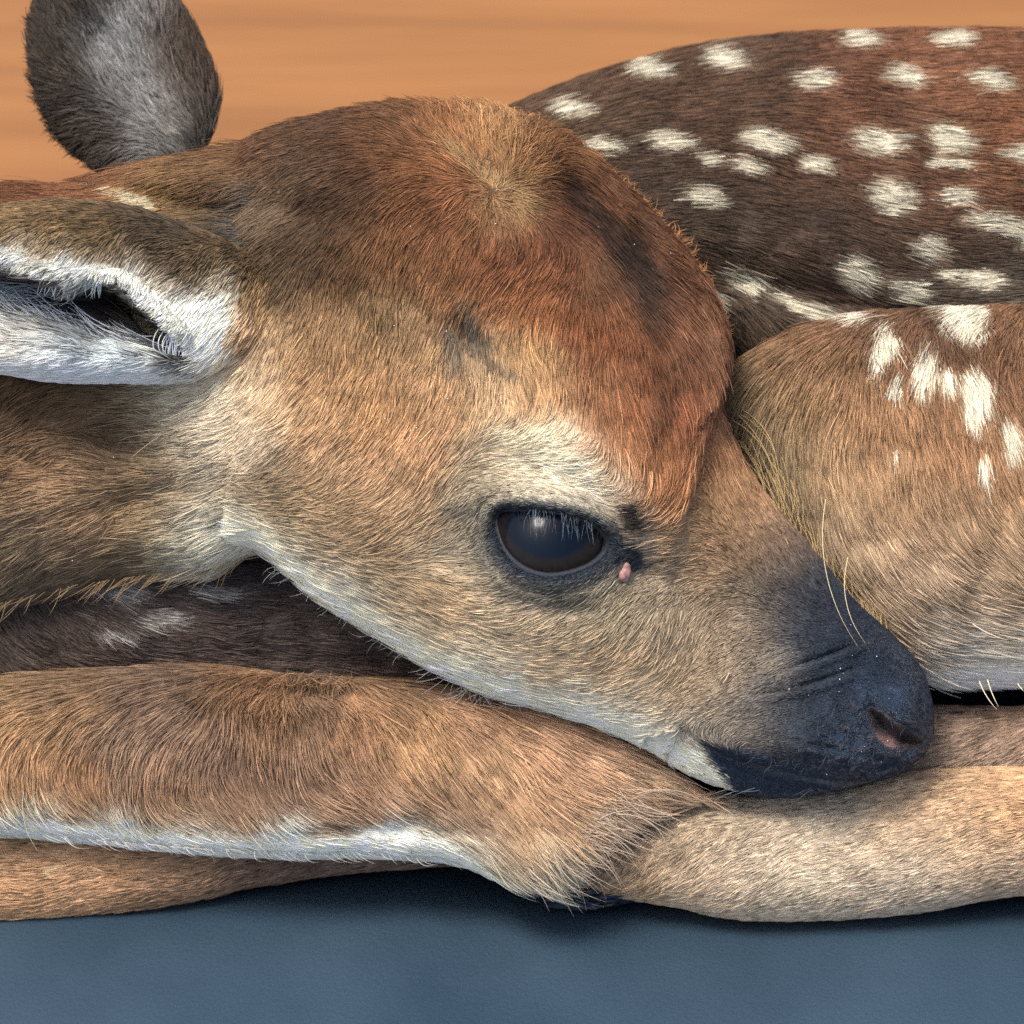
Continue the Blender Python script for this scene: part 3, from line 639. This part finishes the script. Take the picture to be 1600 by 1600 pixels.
DENS = 1.0
def grow(p, n, length, rad, lift=.22, flowsig=38, mask=None, jit=.16, bright=.28, tick=.10, curl=.1, lenf=None, clump=.35, npt=5, radf=None, tickf=None, gain=1.25):
    """scatter n hairs over the part; returns arrays for one curves object"""
    P = p.P; ns, ntt = p.ns, p.nt
    A = P[:-1]; B = P[1:]
    A2 = np.roll(A, -1, 1); B2 = np.roll(B, -1, 1)
    area = np.linalg.norm(np.cross(B2 - A, A2 - B), axis=-1) * .5
    Nf = p.N[:-1]
    Wd = np.array([0, -CT, ST])
    face = Nf @ Wd
    xm = p.x[:-1]; ym = p.y[:-1]
    wgt = area * np.clip((face + .35) / .2, 0, 1)
    wgt = wgt * ((xm > -160) & (xm < 1780) & (ym > -60) & (ym < 1660))
    ii, jj = zidx(xm, ym)
    wgt = wgt * (p.w[:-1] > zmin[ii, jj] - 90)
    cw = np.cumsum(wgt.ravel()); tot = cw[-1]
    n = int(n * DENS)
    r = (np.arange(n) + rng.random(n)) / n * tot
    f = np.clip(np.searchsorted(cw, r), 0, cw.size - 1)
    i, j = np.divmod(f, ntt)
    j2 = (j + 1) % ntt
    u = rng.random(n)[:, None]; v = rng.random(n)[:, None]
    def bil(a):
        a = a if a.ndim == 3 else a[..., None]
        return (a[i, j] * (1 - u) + a[i + 1, j] * u) * (1 - v) + (a[i, j2] * (1 - u) + a[i + 1, j2] * u) * v
    root = bil(P); N = bil(p.N); N /= np.linalg.norm(N, axis=1, keepdims=True) + 1e-9
    X = np.hstack([bil(p.x), bil(p.y)])
    if mask is not None:
        k = rng.random(n) < mask(X[:, 0], X[:, 1])
        root, N, X = root[k], N[k], X[k]
    n = len(X)
    def flow(X_):
        F = fields(FLOW[p.name], X_, flowsig)
        if p.name in ('neck', 'head'):
            F /= np.linalg.norm(F, axis=1, keepdims=True) + 1e-9
            other = fields(FLOW['head' if p.name == 'neck' else 'neck'], X_, flowsig)
            other /= np.linalg.norm(other, axis=1, keepdims=True) + 1e-9
            k_ = ss((X_[:, 0] - 210) / 260)
            k_ = (k_ if p.name == 'neck' else 1 - k_) * ss((X_[:, 1] - 520) / 60)
            F = F * (1 - k_[:, None]) + other * k_[:, None]
        return F
    d0 = flow(X)
    d0 /= np.linalg.norm(d0, axis=1, keepdims=True) + 1e-9
    L = length * (1 + .35 * rng.standard_normal(n)).clip(.35, 2.2)
    if lenf is not None: L = L * lenf(X[:, 0], X[:, 1])
    # swirl noise shared by neighbours + each hair's own error
    ang = (noise(X[:, 0], X[:, 1], 44, 31) * .45 + noise(X[:, 0], X[:, 1], 14, 41) * .3 + rng.standard_normal(n) * jit)
    if p.name == 'head':
        ang = ang + (rng.standard_normal(n) * .45 + noise(X[:, 0], X[:, 1], 18, 61) * 1.6) * G(X[:, 0], X[:, 1], 775, 300, 75)
    c, s_ = np.cos(ang), np.sin(ang)
    d0 = np.stack([d0[:, 0] * c - d0[:, 1] * s_, d0[:, 0] * s_ + d0[:, 1] * c], -1)
    d1 = flow(X + d0 * L[:, None])
    d1 /= np.linalg.norm(d1, axis=1, keepdims=True) + 1e-9
    d1 = np.stack([d1[:, 0] * c - d1[:, 1] * s_, d1[:, 0] * s_ + d1[:, 1] * c], -1)
    cj = rng.standard_normal(n) * curl
    d1 = d1 + cj[:, None] * np.stack([-d1[:, 1], d1[:, 0]], -1)
    def tang(d):
        t3 = vec3(d[:, 0], d[:, 1], np.zeros(len(d)))
        t3 = t3 - N * np.sum(t3 * N, 1, keepdims=True) * .95
        nn = np.linalg.norm(t3, axis=1, keepdims=True)
        return t3 / np.maximum(nn, .25)
    T0, T1 = tang(d0), tang(d1)
    lf = lift * (.6 + .8 * rng.random(n))
    Lw = (L * S)[:, None]
    pts = np.empty((n, npt, 3))
    root = root - N * (3 * S)
    for k in range(npt):
        t = k / (npt - 1)
        pts[:, k] = root + Lw * (T0 * (t - .5 * t * t) + T1 * (.5 * t * t)) + N * (Lw * lf[:, None] * (t * 1.3 - .75 * t * t) + 3 * S * (t > 0))
    if clump > 0:
        # tips of neighbouring hairs draw together
        m = max(8, n // 14)
        gi = rng.choice(n, m, replace=False)
        kd = kdtree.KDTree(m)
        for a, g in enumerate(gi): kd.insert((X[g, 0], X[g, 1], 0), a)
        kd.balance()
        XL = X.tolist()
        near = np.fromiter((kd.find((q[0], q[1], 0))[1] for q in XL), int, n)
        g = gi[near]
        cl = clump * (.5 + rng.random(n))
        dist = np.linalg.norm(X - X[g], axis=1)
        cl = cl * (dist < L * .8)
        off = pts[g] - pts
        ts = np.linspace(0, 1, npt) ** 1.5
        pts = pts + off * (cl[:, None] * ts[None])[:, :, None]
        cb = (rng.standard_normal(m) * .14)[near]
    else:
        cb = np.zeros(n)
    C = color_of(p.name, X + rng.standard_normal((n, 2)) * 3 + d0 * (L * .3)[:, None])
    lum = C.mean(1)
    b = np.exp(rng.standard_normal(n) * bright * np.clip(1.15 - 1.0 * lum, .25, 1) + cb)
    tk = tick if tickf is None else tick * tickf(X[:, 0], X[:, 1])
    dark = rng.random(n) < tk * np.clip(1.4 - 2.2 * lum, .05, 1)
    b = np.where(dark, b * .3, b)
    b = b * (1 + .35 * noise(X[:, 0], X[:, 1], 20, 55) * np.clip(1.1 - lum, .1, 1))
    C = C * b[:, None] * gain
    C = np.clip(C, 0.002, .86)
    rt = np.linspace(.72, 1.12, npt)
    CC = np.clip(C[:, None, :] * rt[None, :, None], 0, .88)
    rr = rad * (.7 + .6 * rng.random(n))
    if radf is not None: rr = rr * radf(X[:, 0], X[:, 1])
    prof = np.array([1.0, .95, .85, .62, .15]) if npt == 5 else np.interp(np.linspace(0, 1, npt), [0, .5, .8, 1], [1, .9, .6, .12])
    RR = rr[:, None] * prof[None] * S
    return pts, CC, RR

def curves_obj(name, sets, parent, mat=FUR):
    npt = sets[0][0].shape[1]
    sizes = np.concatenate([np.full(len(s[0]), s[0].shape[1]) for s in sets]).astype(int)
    P = np.concatenate([s[0].reshape(-1, 3) for s in sets])
    C = np.concatenate([s[1].reshape(-1, 3) for s in sets])
    Rr = np.concatenate([s[2].reshape(-1) for s in sets])
    c = bpy.data.hair_curves.new(name)
    c.add_curves(sizes.tolist())
    c.attributes['position'].data.foreach_set('vector', P.astype(np.float32).reshape(-1))
    ra = c.attributes.get('radius') or c.attributes.new('radius', 'FLOAT', 'POINT')
    ra.data.foreach_set('value', Rr.astype(np.float32))
    ca = c.attributes.new('col', 'FLOAT_COLOR', 'POINT')
    ca.data.foreach_set('color', np.hstack([C, np.ones((len(C), 1))]).astype(np.float32).reshape(-1))
    c.materials.append(mat)
    c.update_tag()
    o = bpy.data.objects.new(name, c)
    link(o, parent)
    o['kind'] = 'stuff'
    return o

fawn = bpy.data.objects.new('fawn', None)
fawn.location = W3(700, 900, -180).tolist(); fawn.location.z = 0
link(fawn)
fawn['label'] = 'young spotted brown fawn lying curled with its chin resting on its foreleg'
fawn['category'] = 'fawn'
bpy.context.view_layer.update()

# --- body: one mesh
Vs, Qs, Ts, Cs, off = [], [], [], [], 0
for p in PARTS:
    if p in (EAR, FAREAR): continue
    V, q, t = p.mesh_data()
    Xp = p.px()
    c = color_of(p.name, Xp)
    Vs.append(V); Qs.append(q + off); Ts.append(t + off); off += len(V)
    if p is HEAD:
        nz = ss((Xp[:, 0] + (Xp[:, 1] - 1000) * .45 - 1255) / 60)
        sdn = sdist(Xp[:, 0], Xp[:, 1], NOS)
        c = c * (.62 + .38 * nz[:, None]) * (1 + nz[:, None] * np.array([[-.22, 0, .3]]))  # darker undercoat; on the nose a blue reflection is put into the colour
        pink = (sdn < -1) * ss((Xp[:, 1] - 1132) / 24) * ss((1412 - Xp[:, 0]) / 20)
        c = c * (1 - pink[:, None]) + lin([140, 104, 100]) * pink[:, None]
        dk = (sdn < -1) * (1 - pink)
        c = c * (1 - dk[:, None]) + lin([46, 30, 32]) * dk[:, None]
        lt = ss((noise(Xp[:, 0], Xp[:, 1], 30, 17) + .5 * noise(Xp[:, 0], Xp[:, 1], 9, 18)) / .4) * nz * .6 * (sdn > 0) + .5 * nz * G(Xp[:, 0], Xp[:, 1], 1395, 1092, 34, 22, 20)  # lighter mottling, plus a sheen above the nostril put into the colour
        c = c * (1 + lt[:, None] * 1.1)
        sp = ss((noise(Xp[:, 0], Xp[:, 1], 16, 77) + .5 * noise(Xp[:, 0], Xp[:, 1], 6, 71) - .28) / .2) * nz * .22
        c = c * (1 - sp[:, None]) + lin([120, 110, 96]) * sp[:, None]
    else:
        c = c * .62
    Cs.append(c)
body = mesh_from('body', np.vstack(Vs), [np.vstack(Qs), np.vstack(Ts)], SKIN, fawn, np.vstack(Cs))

def ear_obj(p, name):
    V, q, t = p.mesh_data()
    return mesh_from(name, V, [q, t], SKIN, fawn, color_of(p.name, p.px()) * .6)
ear = ear_obj(EAR, 'ear'); ear['label'] = 'near ear, white rimmed and open towards the viewer'
fear = ear_obj(FAREAR, 'ear'); fear['label'] = 'far ear, dark edged and grey inside'

# --- fur
def head_mask(x, y):
    sd = sdist(x, y, EYE)
    m = (sd > 2).astype(float)
    nz = ss((x + (y - 1000) * .45 - 1290 + noise(x, y, 26, 4) * 90) / 120)
    m = m * (1 - .8 * nz) * (sdist(x, y, NOS) > 3)
    md = seg_dist(x, y, MOUTH, False)[0]
    m = m * np.where((x > 1090), ss((md - 2) / 6), 1)
    m = m * (1 - .85 * ell(x, y, 966, 866, 40, 15, 22, .4, .3))
    pk = ell(x, y, 975, 894, 11, 17, 0, .5, .6)
    return m * (1 - pk)
def head_len(x, y):
    sd = np.maximum(sdist(x, y, EYE), 0)
    l = .3 + .7 * ss(sd / 90)
    mz = ss((x + (y - 900) * .5 - 980) / 220)
    l = l * (1 - .55 * mz)
    l = l * (1 - .5 * ss((x + (y - 1000) * .45 - 1240) / 60))
    l = l * (1 + .55 * G(x, y, 1000, 650, 130, 170) + .5 * G(x, y, 760, 230, 130, 60) + .3 * G(x, y, 640, 1020, 260, 60, 28))
    return l
head_fur = curves_obj('head_fur', [
    grow(HEAD, 700000, 18, .53, .18, 36, head_mask, .1, .19, .10, lenf=head_len, clump=.22, gain=1.18),
    grow(HEAD, 26000, 29, .62, .26, 36, head_mask, .12, .28, .05, lenf=head_len, clump=.2, gain=1.2)], body)
neck_fur = curves_obj('neck_fur', [
    grow(NECK, 170000, 31, .58, .16, 42, None, .12, .22, .12, clump=.22),
    grow(NECK, 2200, 56, .6, .24, 42, None, .22, .3, .1, curl=.25, clump=.3, gain=1.2)], body)
torso_fur = curves_obj('torso_fur', [
    grow(TORSO, 240000, 38, .66, .17, 60, None, .1, .27, .13, clump=.3),
    grow(SHOULDER, 75000, 38, .66, .2, 60, None, .14, .32, .12, clump=.4)], body)
haunch_fur = curves_obj('haunch_fur', [
    grow(HAUNCH, 210000, 38, .6, .17, 55, None, .07, .25, .15, clump=.25),
    grow(HAUNCH, 7000, 54, .68, .22, 55, None, .09, .25, .0, clump=.2, gain=1.2)], body)
def fore_len(x, y):
    yb = np.interp(x, [0, 150, 300, 450, 600, 700, 760], [1275, 1280, 1296, 1304, 1294, 1304, 1420])
    return 1 - .6 * ss((y - (yb - 50)) / 40) * (x < 760)
foreleg_fur = curves_obj('foreleg_fur', [
    grow(FORELEG, 210000, 38, .6, .16, 40, None, .08, .25, .13, clump=.25, lenf=fore_len),
    grow(FORELEG, 9000, 60, .68, .22, 40, None, .1, .25, .0, clump=.2, gain=1.22, lenf=fore_len)], body)
leg_fur = curves_obj('leg_fur', [
    grow(LOWLEG, 34000, 26, .7, .18, 60, None, .12, .25, .12),
    grow(CANNON, 130000, 18, .58, .18, 60, None, .12, .26, .14),
    grow(HINDLEG, 32000, 24, .7, .2, 60, None, .12, .26, .14)], body)
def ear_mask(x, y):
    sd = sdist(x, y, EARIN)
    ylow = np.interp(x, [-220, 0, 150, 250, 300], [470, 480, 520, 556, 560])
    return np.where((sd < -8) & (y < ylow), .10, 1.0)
def ear_len(x, y):
    sd = sdist(x, y, EARIN)
    return np.where(sd < 0, 1.5, .8) * (1 - .45 * np.exp(-(sd / 16) ** 2) * (y < 556) * (x > 140)) * np.where(y > 500, 1.25, 1)
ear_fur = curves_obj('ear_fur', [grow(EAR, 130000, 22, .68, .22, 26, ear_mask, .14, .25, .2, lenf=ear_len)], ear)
far_ear_fur = curves_obj('ear_fur', [grow(FAREAR, 14000, 30, .85, .28, 50, None, .2, .25, .12)], fear)

# ------------------------------------------------------------------ eye
def sphere_mesh(name, cx, cy, cw, rad, mat, parent, nu=96, nv=64, colf=None):
    th = np.linspace(0, np.pi, nv); ph = np.linspace(0, 2 * np.pi, nu, endpoint=False)
    T, Ph = np.meshgrid(th, ph, indexing='ij')
    x = cx + rad * np.sin(T) * np.cos(Ph); y = cy + rad * np.sin(T) * np.sin(Ph); w = cw + rad * np.cos(T)
    V = W3(x, y, w).reshape(-1, 3)
    idx = np.arange(nv * nu).reshape(nv, nu)
    a = idx[:-1]; b = idx[1:]
    q = np.stack([a, b, np.roll(b, -1, 1), np.roll(a, -1, 1)], -1).reshape(-1, 4)
    col = colf(x.ravel(), y.ravel()) if colf else None
    return mesh_from(name, V, [q], mat, parent, col)
def eye_col(x, y):
    C = np.tile(lin([8, 10, 14]), (len(x), 1))
    ca, sa = math.cos(R(8)), math.sin(R(8))
    def el(cx, cy, a, b):
        u = (x - cx) * ca + (y - cy) * sa; v = -(x - cx) * sa + (y - cy) * ca
        return np.hypot(u / a, v / b)
    iris = 1 - ss((el(854, 836, 88, 60) - .93) / .12)
    pup = 1 - ss((el(856, 824, 66, 50) - .86) / .22)
    ray = 1 + .5 * noise(np.arctan2(y - 838, x - 852) * 60, el(852, 838, 84, 58) * 20, 3)
    C = C * (1 - iris[:, None]) + lin([24, 20, 20]) * iris[:, None] * ray[:, None]
    C = C * (1 - pup[:, None]) + lin([7, 16, 28]) * pup[:, None]
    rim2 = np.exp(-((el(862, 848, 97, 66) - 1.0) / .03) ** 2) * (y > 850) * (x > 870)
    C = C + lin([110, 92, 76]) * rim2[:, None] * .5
    return C
em, t, b = new_mat('eyeball')
a = t.nodes.new('ShaderNodeAttribute'); a.attribute_name = 'col'
t.links.new(a.outputs['Color'], b.inputs['Base Color'])
b.inputs['Roughness'].default_value = .15; b.inputs['IOR'].default_value = 1.26
eye = sphere_mesh('eye', EC[0], EC[1], EW, ER, em, fawn, 220, 160, eye_col)
eye['label'] = 'dark bluish eye with a brown iris'

# eyelid rim: a soft tube along the opening, lying on the eyeball
lm, t, b = new_mat('eyelid_skin')
b.inputs['Base Color'].default_value = (*lin([14, 21, 31]), 1); b.inputs['Roughness'].default_value = .5
no = t.nodes.new('ShaderNodeTexNoise'); no.inputs['Scale'].default_value = 1800; no.inputs['Detail'].default_value = 3
bu = t.nodes.new('ShaderNodeBump'); bu.inputs['Strength'].default_value = .4; bu.inputs['Distance'].default_value = .0003
t.links.new(no.outputs['Fac'], bu.inputs['Height']); t.links.new(bu.outputs[0], b.inputs['Normal'])
def tube(name, xs, ys, ws, rs, mat, parent, closed=True, k=12):
    P = np.stack([xs, ys, ws], -1); n = len(P)
    T = np.roll(P, -1, 0) - np.roll(P, 1, 0)
    if not closed: T[0] = P[1] - P[0]; T[-1] = P[-1] - P[-2]
    T /= np.linalg.norm(T, axis=1, keepdims=True)
    up = np.tile([0, 0, 1.0], (n, 1)); A = np.cross(T, up); A /= np.linalg.norm(A, axis=1, keepdims=True); B = np.cross(A, T)
    ph = np.linspace(0, 2 * np.pi, k, endpoint=False)
    rs = np.broadcast_to(rs, (n,))
    Q = P[:, None] + (A[:, None] * np.cos(ph)[None, :, None] + B[:, None] * np.sin(ph)[None, :, None]) * rs[:, None, None]
    V = W3(Q[..., 0], Q[..., 1], Q[..., 2]).reshape(-1, 3)
    idx = np.arange(n * k).reshape(n, k)
    a = idx if closed else idx[:-1]; b = np.roll(idx, -1, 0) if closed else idx[1:]
    q = np.stack([a, np.roll(a, -1, 1), np.roll(b, -1, 1), b], -1).reshape(-1, 4)
    return mesh_from(name, V, [q], mat, parent)
ex, ey = smooth_poly(EYE, 1).T
lr = 3.4 + 2.6 * ss((ey - 850) / 40) + 3 * ss((ex - 920) / 30) + .8 * noise(ex, ey, 9, 3)
tube('eyelid', ex, ey, eye_w(ex, ey) + 3, lr, lm, fawn)
# fleshy inner corner
tube('tear_duct', np.array([940, 955, 972, 990]), np.array([858, 862, 866, 872]), np.array([238, 240, 236, 228]) + 0.0, np.array([8, 10, 8, 3.0]), lm, fawn, closed=False)

# pink spot below the inner corner
pm, t, b = new_mat('pink_skin')
b.inputs['Base Color'].default_value = (*lin([156, 116, 108]), 1); b.inputs['Roughness'].default_value = .55
def blob(name, cx, cy, w0, a, b_, h, mat, parent, ang=0., seed=0):
    th = np.linspace(0, np.pi, 24); ph = np.linspace(0, 2 * np.pi, 40, endpoint=False)
    T, Ph = np.meshgrid(th, ph, indexing='ij')
    u = a * np.sin(T) * np.cos(Ph); v = b_ * np.sin(T) * np.sin(Ph)
    ca, sa = math.cos(R(ang)), math.sin(R(ang))
    x = cx + u * ca - v * sa; y = cy + u * sa + v * ca; w = w0 + h * np.cos(T)
    w = w + noise(x, y, 7, seed) * h * .9
    x = x + noise(y, w, 8, seed + 3) * a * .5
    idx = np.arange(T.size).reshape(T.shape); A = idx[:-1]; B = idx[1:]
    q = np.stack([A, B, np.roll(B, -1, 1), np.roll(A, -1, 1)], -1).reshape(-1, 4)
    return mesh_from(name, W3(x, y, w).reshape(-1, 3), [q], mat, parent)
def head_w(cx, cy):
    d = (HEAD.x - cx) ** 2 + (HEAD.y - cy) ** 2 + np.where(HEAD.w < 0, 1e9, 0)
    return HEAD.w.ravel()[np.argmin(d)]
blob('skin_spot', 974, 894, head_w(974, 894) - 4, 12, 16, 9, pm, fawn, 8)

# hoof of the tucked foot below the elbow tuft
hm = plain('hoof_horn', (.012, .022, .036), .35)
blob('hoof', 905, 1398, -112, 84, 24, 46, hm, fawn, 2)

# ------------------------------------------------------------------ single long hairs: lashes, whiskers, ear brush, tufts
def strands(name, rows, parent, npt=7):
    """rows: x0, y0, w0, x1, y1, w1, bend, radius, (r, g, b)"""
    n = len(rows)
    P = np.empty((n, npt, 3)); C = np.empty((n, npt, 3)); RR = np.empty((n, npt))
    t = np.linspace(0, 1, npt)
    pr = np.interp(t, [0, .6, 1], [1, .8, .15])
    for i, (x0, y0, w0, x1, y1, w1, bd, rad, c) in enumerate(rows):
        dx, dy = x1 - x0, y1 - y0
        q = 4 * t * (1 - t) * bd
        P[i] = W3(x0 + dx * t - dy * q, y0 + dy * t + dx * q, w0 + (w1 - w0) * t + abs(bd) * 30 * 4 * t * (1 - t))
        C[i] = lin(c); RR[i] = rad * pr * S
    return curves_obj(name, [(P, C, RR)], parent)
J = lambda a: float(rng.normal(0, a))
def shade(c, lo, hi):
    k = rng.uniform(lo, hi)
    return tuple(v * k for v in c)
rows = []
for k in range(90):       # upper lashes hang over the eye
    x0 = rng.uniform(800, 945); y0 = np.interp(x0, [780, 835, 885, 928, 952], [797, 796, 802, 817, 838]) + J(2)
    pale = rng.random() < .55 and 820 < x0 < 930
    ln = rng.uniform(16, 46) if pale else rng.uniform(8, 26)
    w0 = float(eye_w(x0, y0)) + 14
    rows.append((x0, y0, w0, x0 + J(5) + (x0 - 870) * .06, y0 + ln, w0 + 16 + J(4), J(.06), (.24 if pale else .45), (96, 106, 116) if pale else (20, 24, 30)))
strands('eyelashes', rows, eye)
rows = []
for k in range(26):        # white brush across the ear opening
    x0 = rng.uniform(258, 292); y0 = np.interp(x0, [250, 297], [496, 545]) + J(3)
    rows.append((x0, y0, 250, 276 + (x0 - 275) * 1.1 + J(7), 566 + J(5), 236, J(.12), .75, (214, 222, 226)))
for k in range(60):        # fringe of the upper rim
    x0 = rng.uniform(70, 165); y0 = np.interp(x0, [60, 110, 160], [424, 434, 430])
    rows.append((x0, y0, 300, x0 - rng.uniform(2, 22), y0 + rng.uniform(14, 40), 284, J(.1), .7, (206, 214, 216)))
for k in range(190):       # grey and pale streaks that sweep out of the ear
    x0 = rng.uniform(60, 262); y0 = np.interp(x0, [40, 150, 262], [492, 520, 552]) + J(9)
    ln = rng.uniform(50, 130); g = rng.choice([70, 120, 170, 200])
    rows.append((x0, y0, 232, x0 - ln, y0 - ln * rng.uniform(.15, .6), 262, J(.06) - .1, .7, (g, g + 4, g + 8)))
for k in range(60):
    x0 = rng.uniform(-20, 120); y0 = 462 + J(8)
    rows.append((x0, y0, 240, x0 - rng.uniform(40, 90), y0 + J(6), 262, J(.1), .7, (120, 132, 138)))
strands('ear_hairs', rows, ear)
rows = []
for k in range(150):       # pale tuft at the elbow, over the hoof and the other leg
    a_ = rng.uniform(0, 1)
    x0 = 840 + 170 * a_ + J(10); y0 = 1352 - 100 * a_ + J(14)
    ln = rng.uniform(40, 105)
    an = R(rng.normal(38 - 26 * a_, 13))
    rows.append((x0 - 20, y0 - 14, 60, x0 + ln * math.cos(an), y0 + ln * math.sin(an), 40, J(.12) - .04, .5, shade((206, 184, 160), .7, 1.0)))
for k in range(90):
    x0 = rng.uniform(60, 700); y0 = np.interp(x0, [0, 300, 600, 700], [1304, 1332, 1338, 1346]) - 6
    rows.append((x0, y0, 8, x0 + rng.uniform(12, 40), y0 + rng.uniform(6, 20), -2, J(.12), .5, (200, 196, 186)))
for k in range(40):
    x0 = rng.uniform(380, 560) + J(10); y0 = 1078 + J(8)
    an = R(rng.uniform(200, 340))
    rows.append((x0, y0, 0, x0 + 34 * math.cos(an), y0 + 26 * math.sin(an), 34, J(.3), .6, (168, 130, 92)))
strands('foreleg_hairs', rows, body)
rows = []
for k in range(120):       # throat and jaw edge, loose pale hairs
    u_ = rng.random(); x0 = 430 + 380 * u_ + J(5)
    y0 = float(np.interp(x0, [400, 460, 530, 620, 700, 760, 800], [872, 905, 950, 1010, 1052, 1090, 1092])) - 6
    long_ = 1.5 if 690 < x0 < 790 else 1
    rows.append((x0, y0, 30, x0 + rng.uniform(-44, 26) * long_, y0 + rng.uniform(2, 26) * long_, 40 + J(8), J(.15), .5, shade((214, 212, 202), .7, 1.0)))
for k in range(70):        # neck edge
    x0 = rng.uniform(-20, 400); y0 = float(np.interp(x0, [0, 110, 200, 330, 400], [942, 915, 902, 886, 862]))
    rows.append((x0, y0, 40, x0 - rng.uniform(10, 60), y0 + rng.uniform(14, 46), 46, J(.05), .5, (140, 116, 86)))
for k in range(500):       # crown edge, loose paler hairs
    u_ = rng.random(); ex_ = np.interp(u_, np.linspace(0, 1, 7), [700, 860, 940, 1010, 1075, 1128, 1122]); ey_ = np.interp(u_, np.linspace(0, 1, 7), [172, 214, 262, 330, 396, 510, 600])
    rows.append((ex_ + J(6) - 4, ey_ + J(6) + 5, 0, ex_ + rng.uniform(2, 22), ey_ + rng.uniform(-20, 8), 4, J(.2), .6, shade((176, 124, 80), .7, 1.1)))
strands('stray_hairs', rows, body)
rows = []
for k in range(110):       # long hairs along the front edge of the haunch
    u_ = rng.random(); x0 = 1150 + 190 * u_ + J(8); y0 = 660 + 260 * u_ + J(20)
    rows.append((x0, y0, -60, x0 + rng.uniform(30, 70), y0 + rng.uniform(80, 150), 10, -.1 + J(.08), .62, (186, 158, 112)))
rows += [(1290, 780, 60, 1340, 1010, 120, .1, .6, (206, 190, 150)), (1325, 870, 60, 1352, 1005, 120, .12, .6, (206, 190, 150)),
         (1530, 1064, 20, 1557, 1108, 40, .05, .8, (220, 205, 170)), (1543, 1062, 20, 1560, 1104, 40, .03, .8, (220, 205, 170)), (1590, 1068, 20, 1600, 1080, 40, .03, .8, (220, 205, 170)),
         (1520, 975, 74, 1575, 1000, 90, .05, .7, (220, 205, 180))]
strands('haunch_hairs', rows, body)
# short whiskers on muzzle and chin
rows = []
for k in range(46):
    x0 = rng.uniform(1180, 1420); y0 = rng.uniform(1080, 1200); w0 = float(head_w(x0, y0))
    rows.append((x0, y0, w0, x0 + rng.uniform(-26, 10), y0 + rng.uniform(4, 26), w0 + 16, J(.15), .45, (60, 64, 70)))
for k in range(9):
    x0 = rng.uniform(1130, 1300); y0 = 1232 + J(4)
    rows.append((x0, y0, 40, x0 - rng.uniform(16, 44), y0 + rng.uniform(4, 20), 56, J(.06), .4, (120, 128, 134)))
strands('whiskers', rows, body)

# tiny pale flakes of dust caught in the fur
dm = plain('dust', (.75, .76, .74), .6)
Vd, Fd = [], []
spots = [(rng.uniform(1200, 1450), rng.uniform(960, 1210)) for _ in range(18)] + [(rng.uniform(0, 1120), rng.uniform(240, 1180)) for _ in range(46)]
spots += [(875, 807), (1284, 838), (412, 690), (418, 684), (430, 700)]
for (dx_, dy_) in spots:
    best = -1e9
    for p in (HEAD, NECK, FORELEG, HAUNCH):
        d = (p.x - dx_) ** 2 + (p.y - dy_) ** 2 + np.where(p.front < .3, 1e9, 0)
        m = np.argmin(d)
        if d.ravel()[m] < 100: best = max(best, p.w.ravel()[m])
    if best < -1e8: continue
    h = 3 if dx_ > 1200 and dy_ > 940 else 9
    c0 = np.array([dx_, dy_, best + h]); r0 = rng.uniform(.6, 1.4)
    pts = rng.standard_normal((4, 3)); pts /= np.linalg.norm(pts, axis=1, keepdims=True)
    pts = np.array([[1, 1, 1], [1, -1, -1], [-1, 1, -1], [-1, -1, 1.]]) * (.5 + .5 * rng.random((4, 3))) * r0 + c0
    k0 = len(Vd) * 4; Vd.append(W3(pts[:, 0], pts[:, 1], pts[:, 2])); Fd += [[k0, k0 + 1, k0 + 2], [k0, k0 + 3, k0 + 1], [k0, k0 + 2, k0 + 3], [k0 + 1, k0 + 3, k0 + 2]]
dust = mesh_from('dust_flakes', np.vstack(Vd), [np.array(Fd)], dm, body)
dust['kind'] = 'stuff'
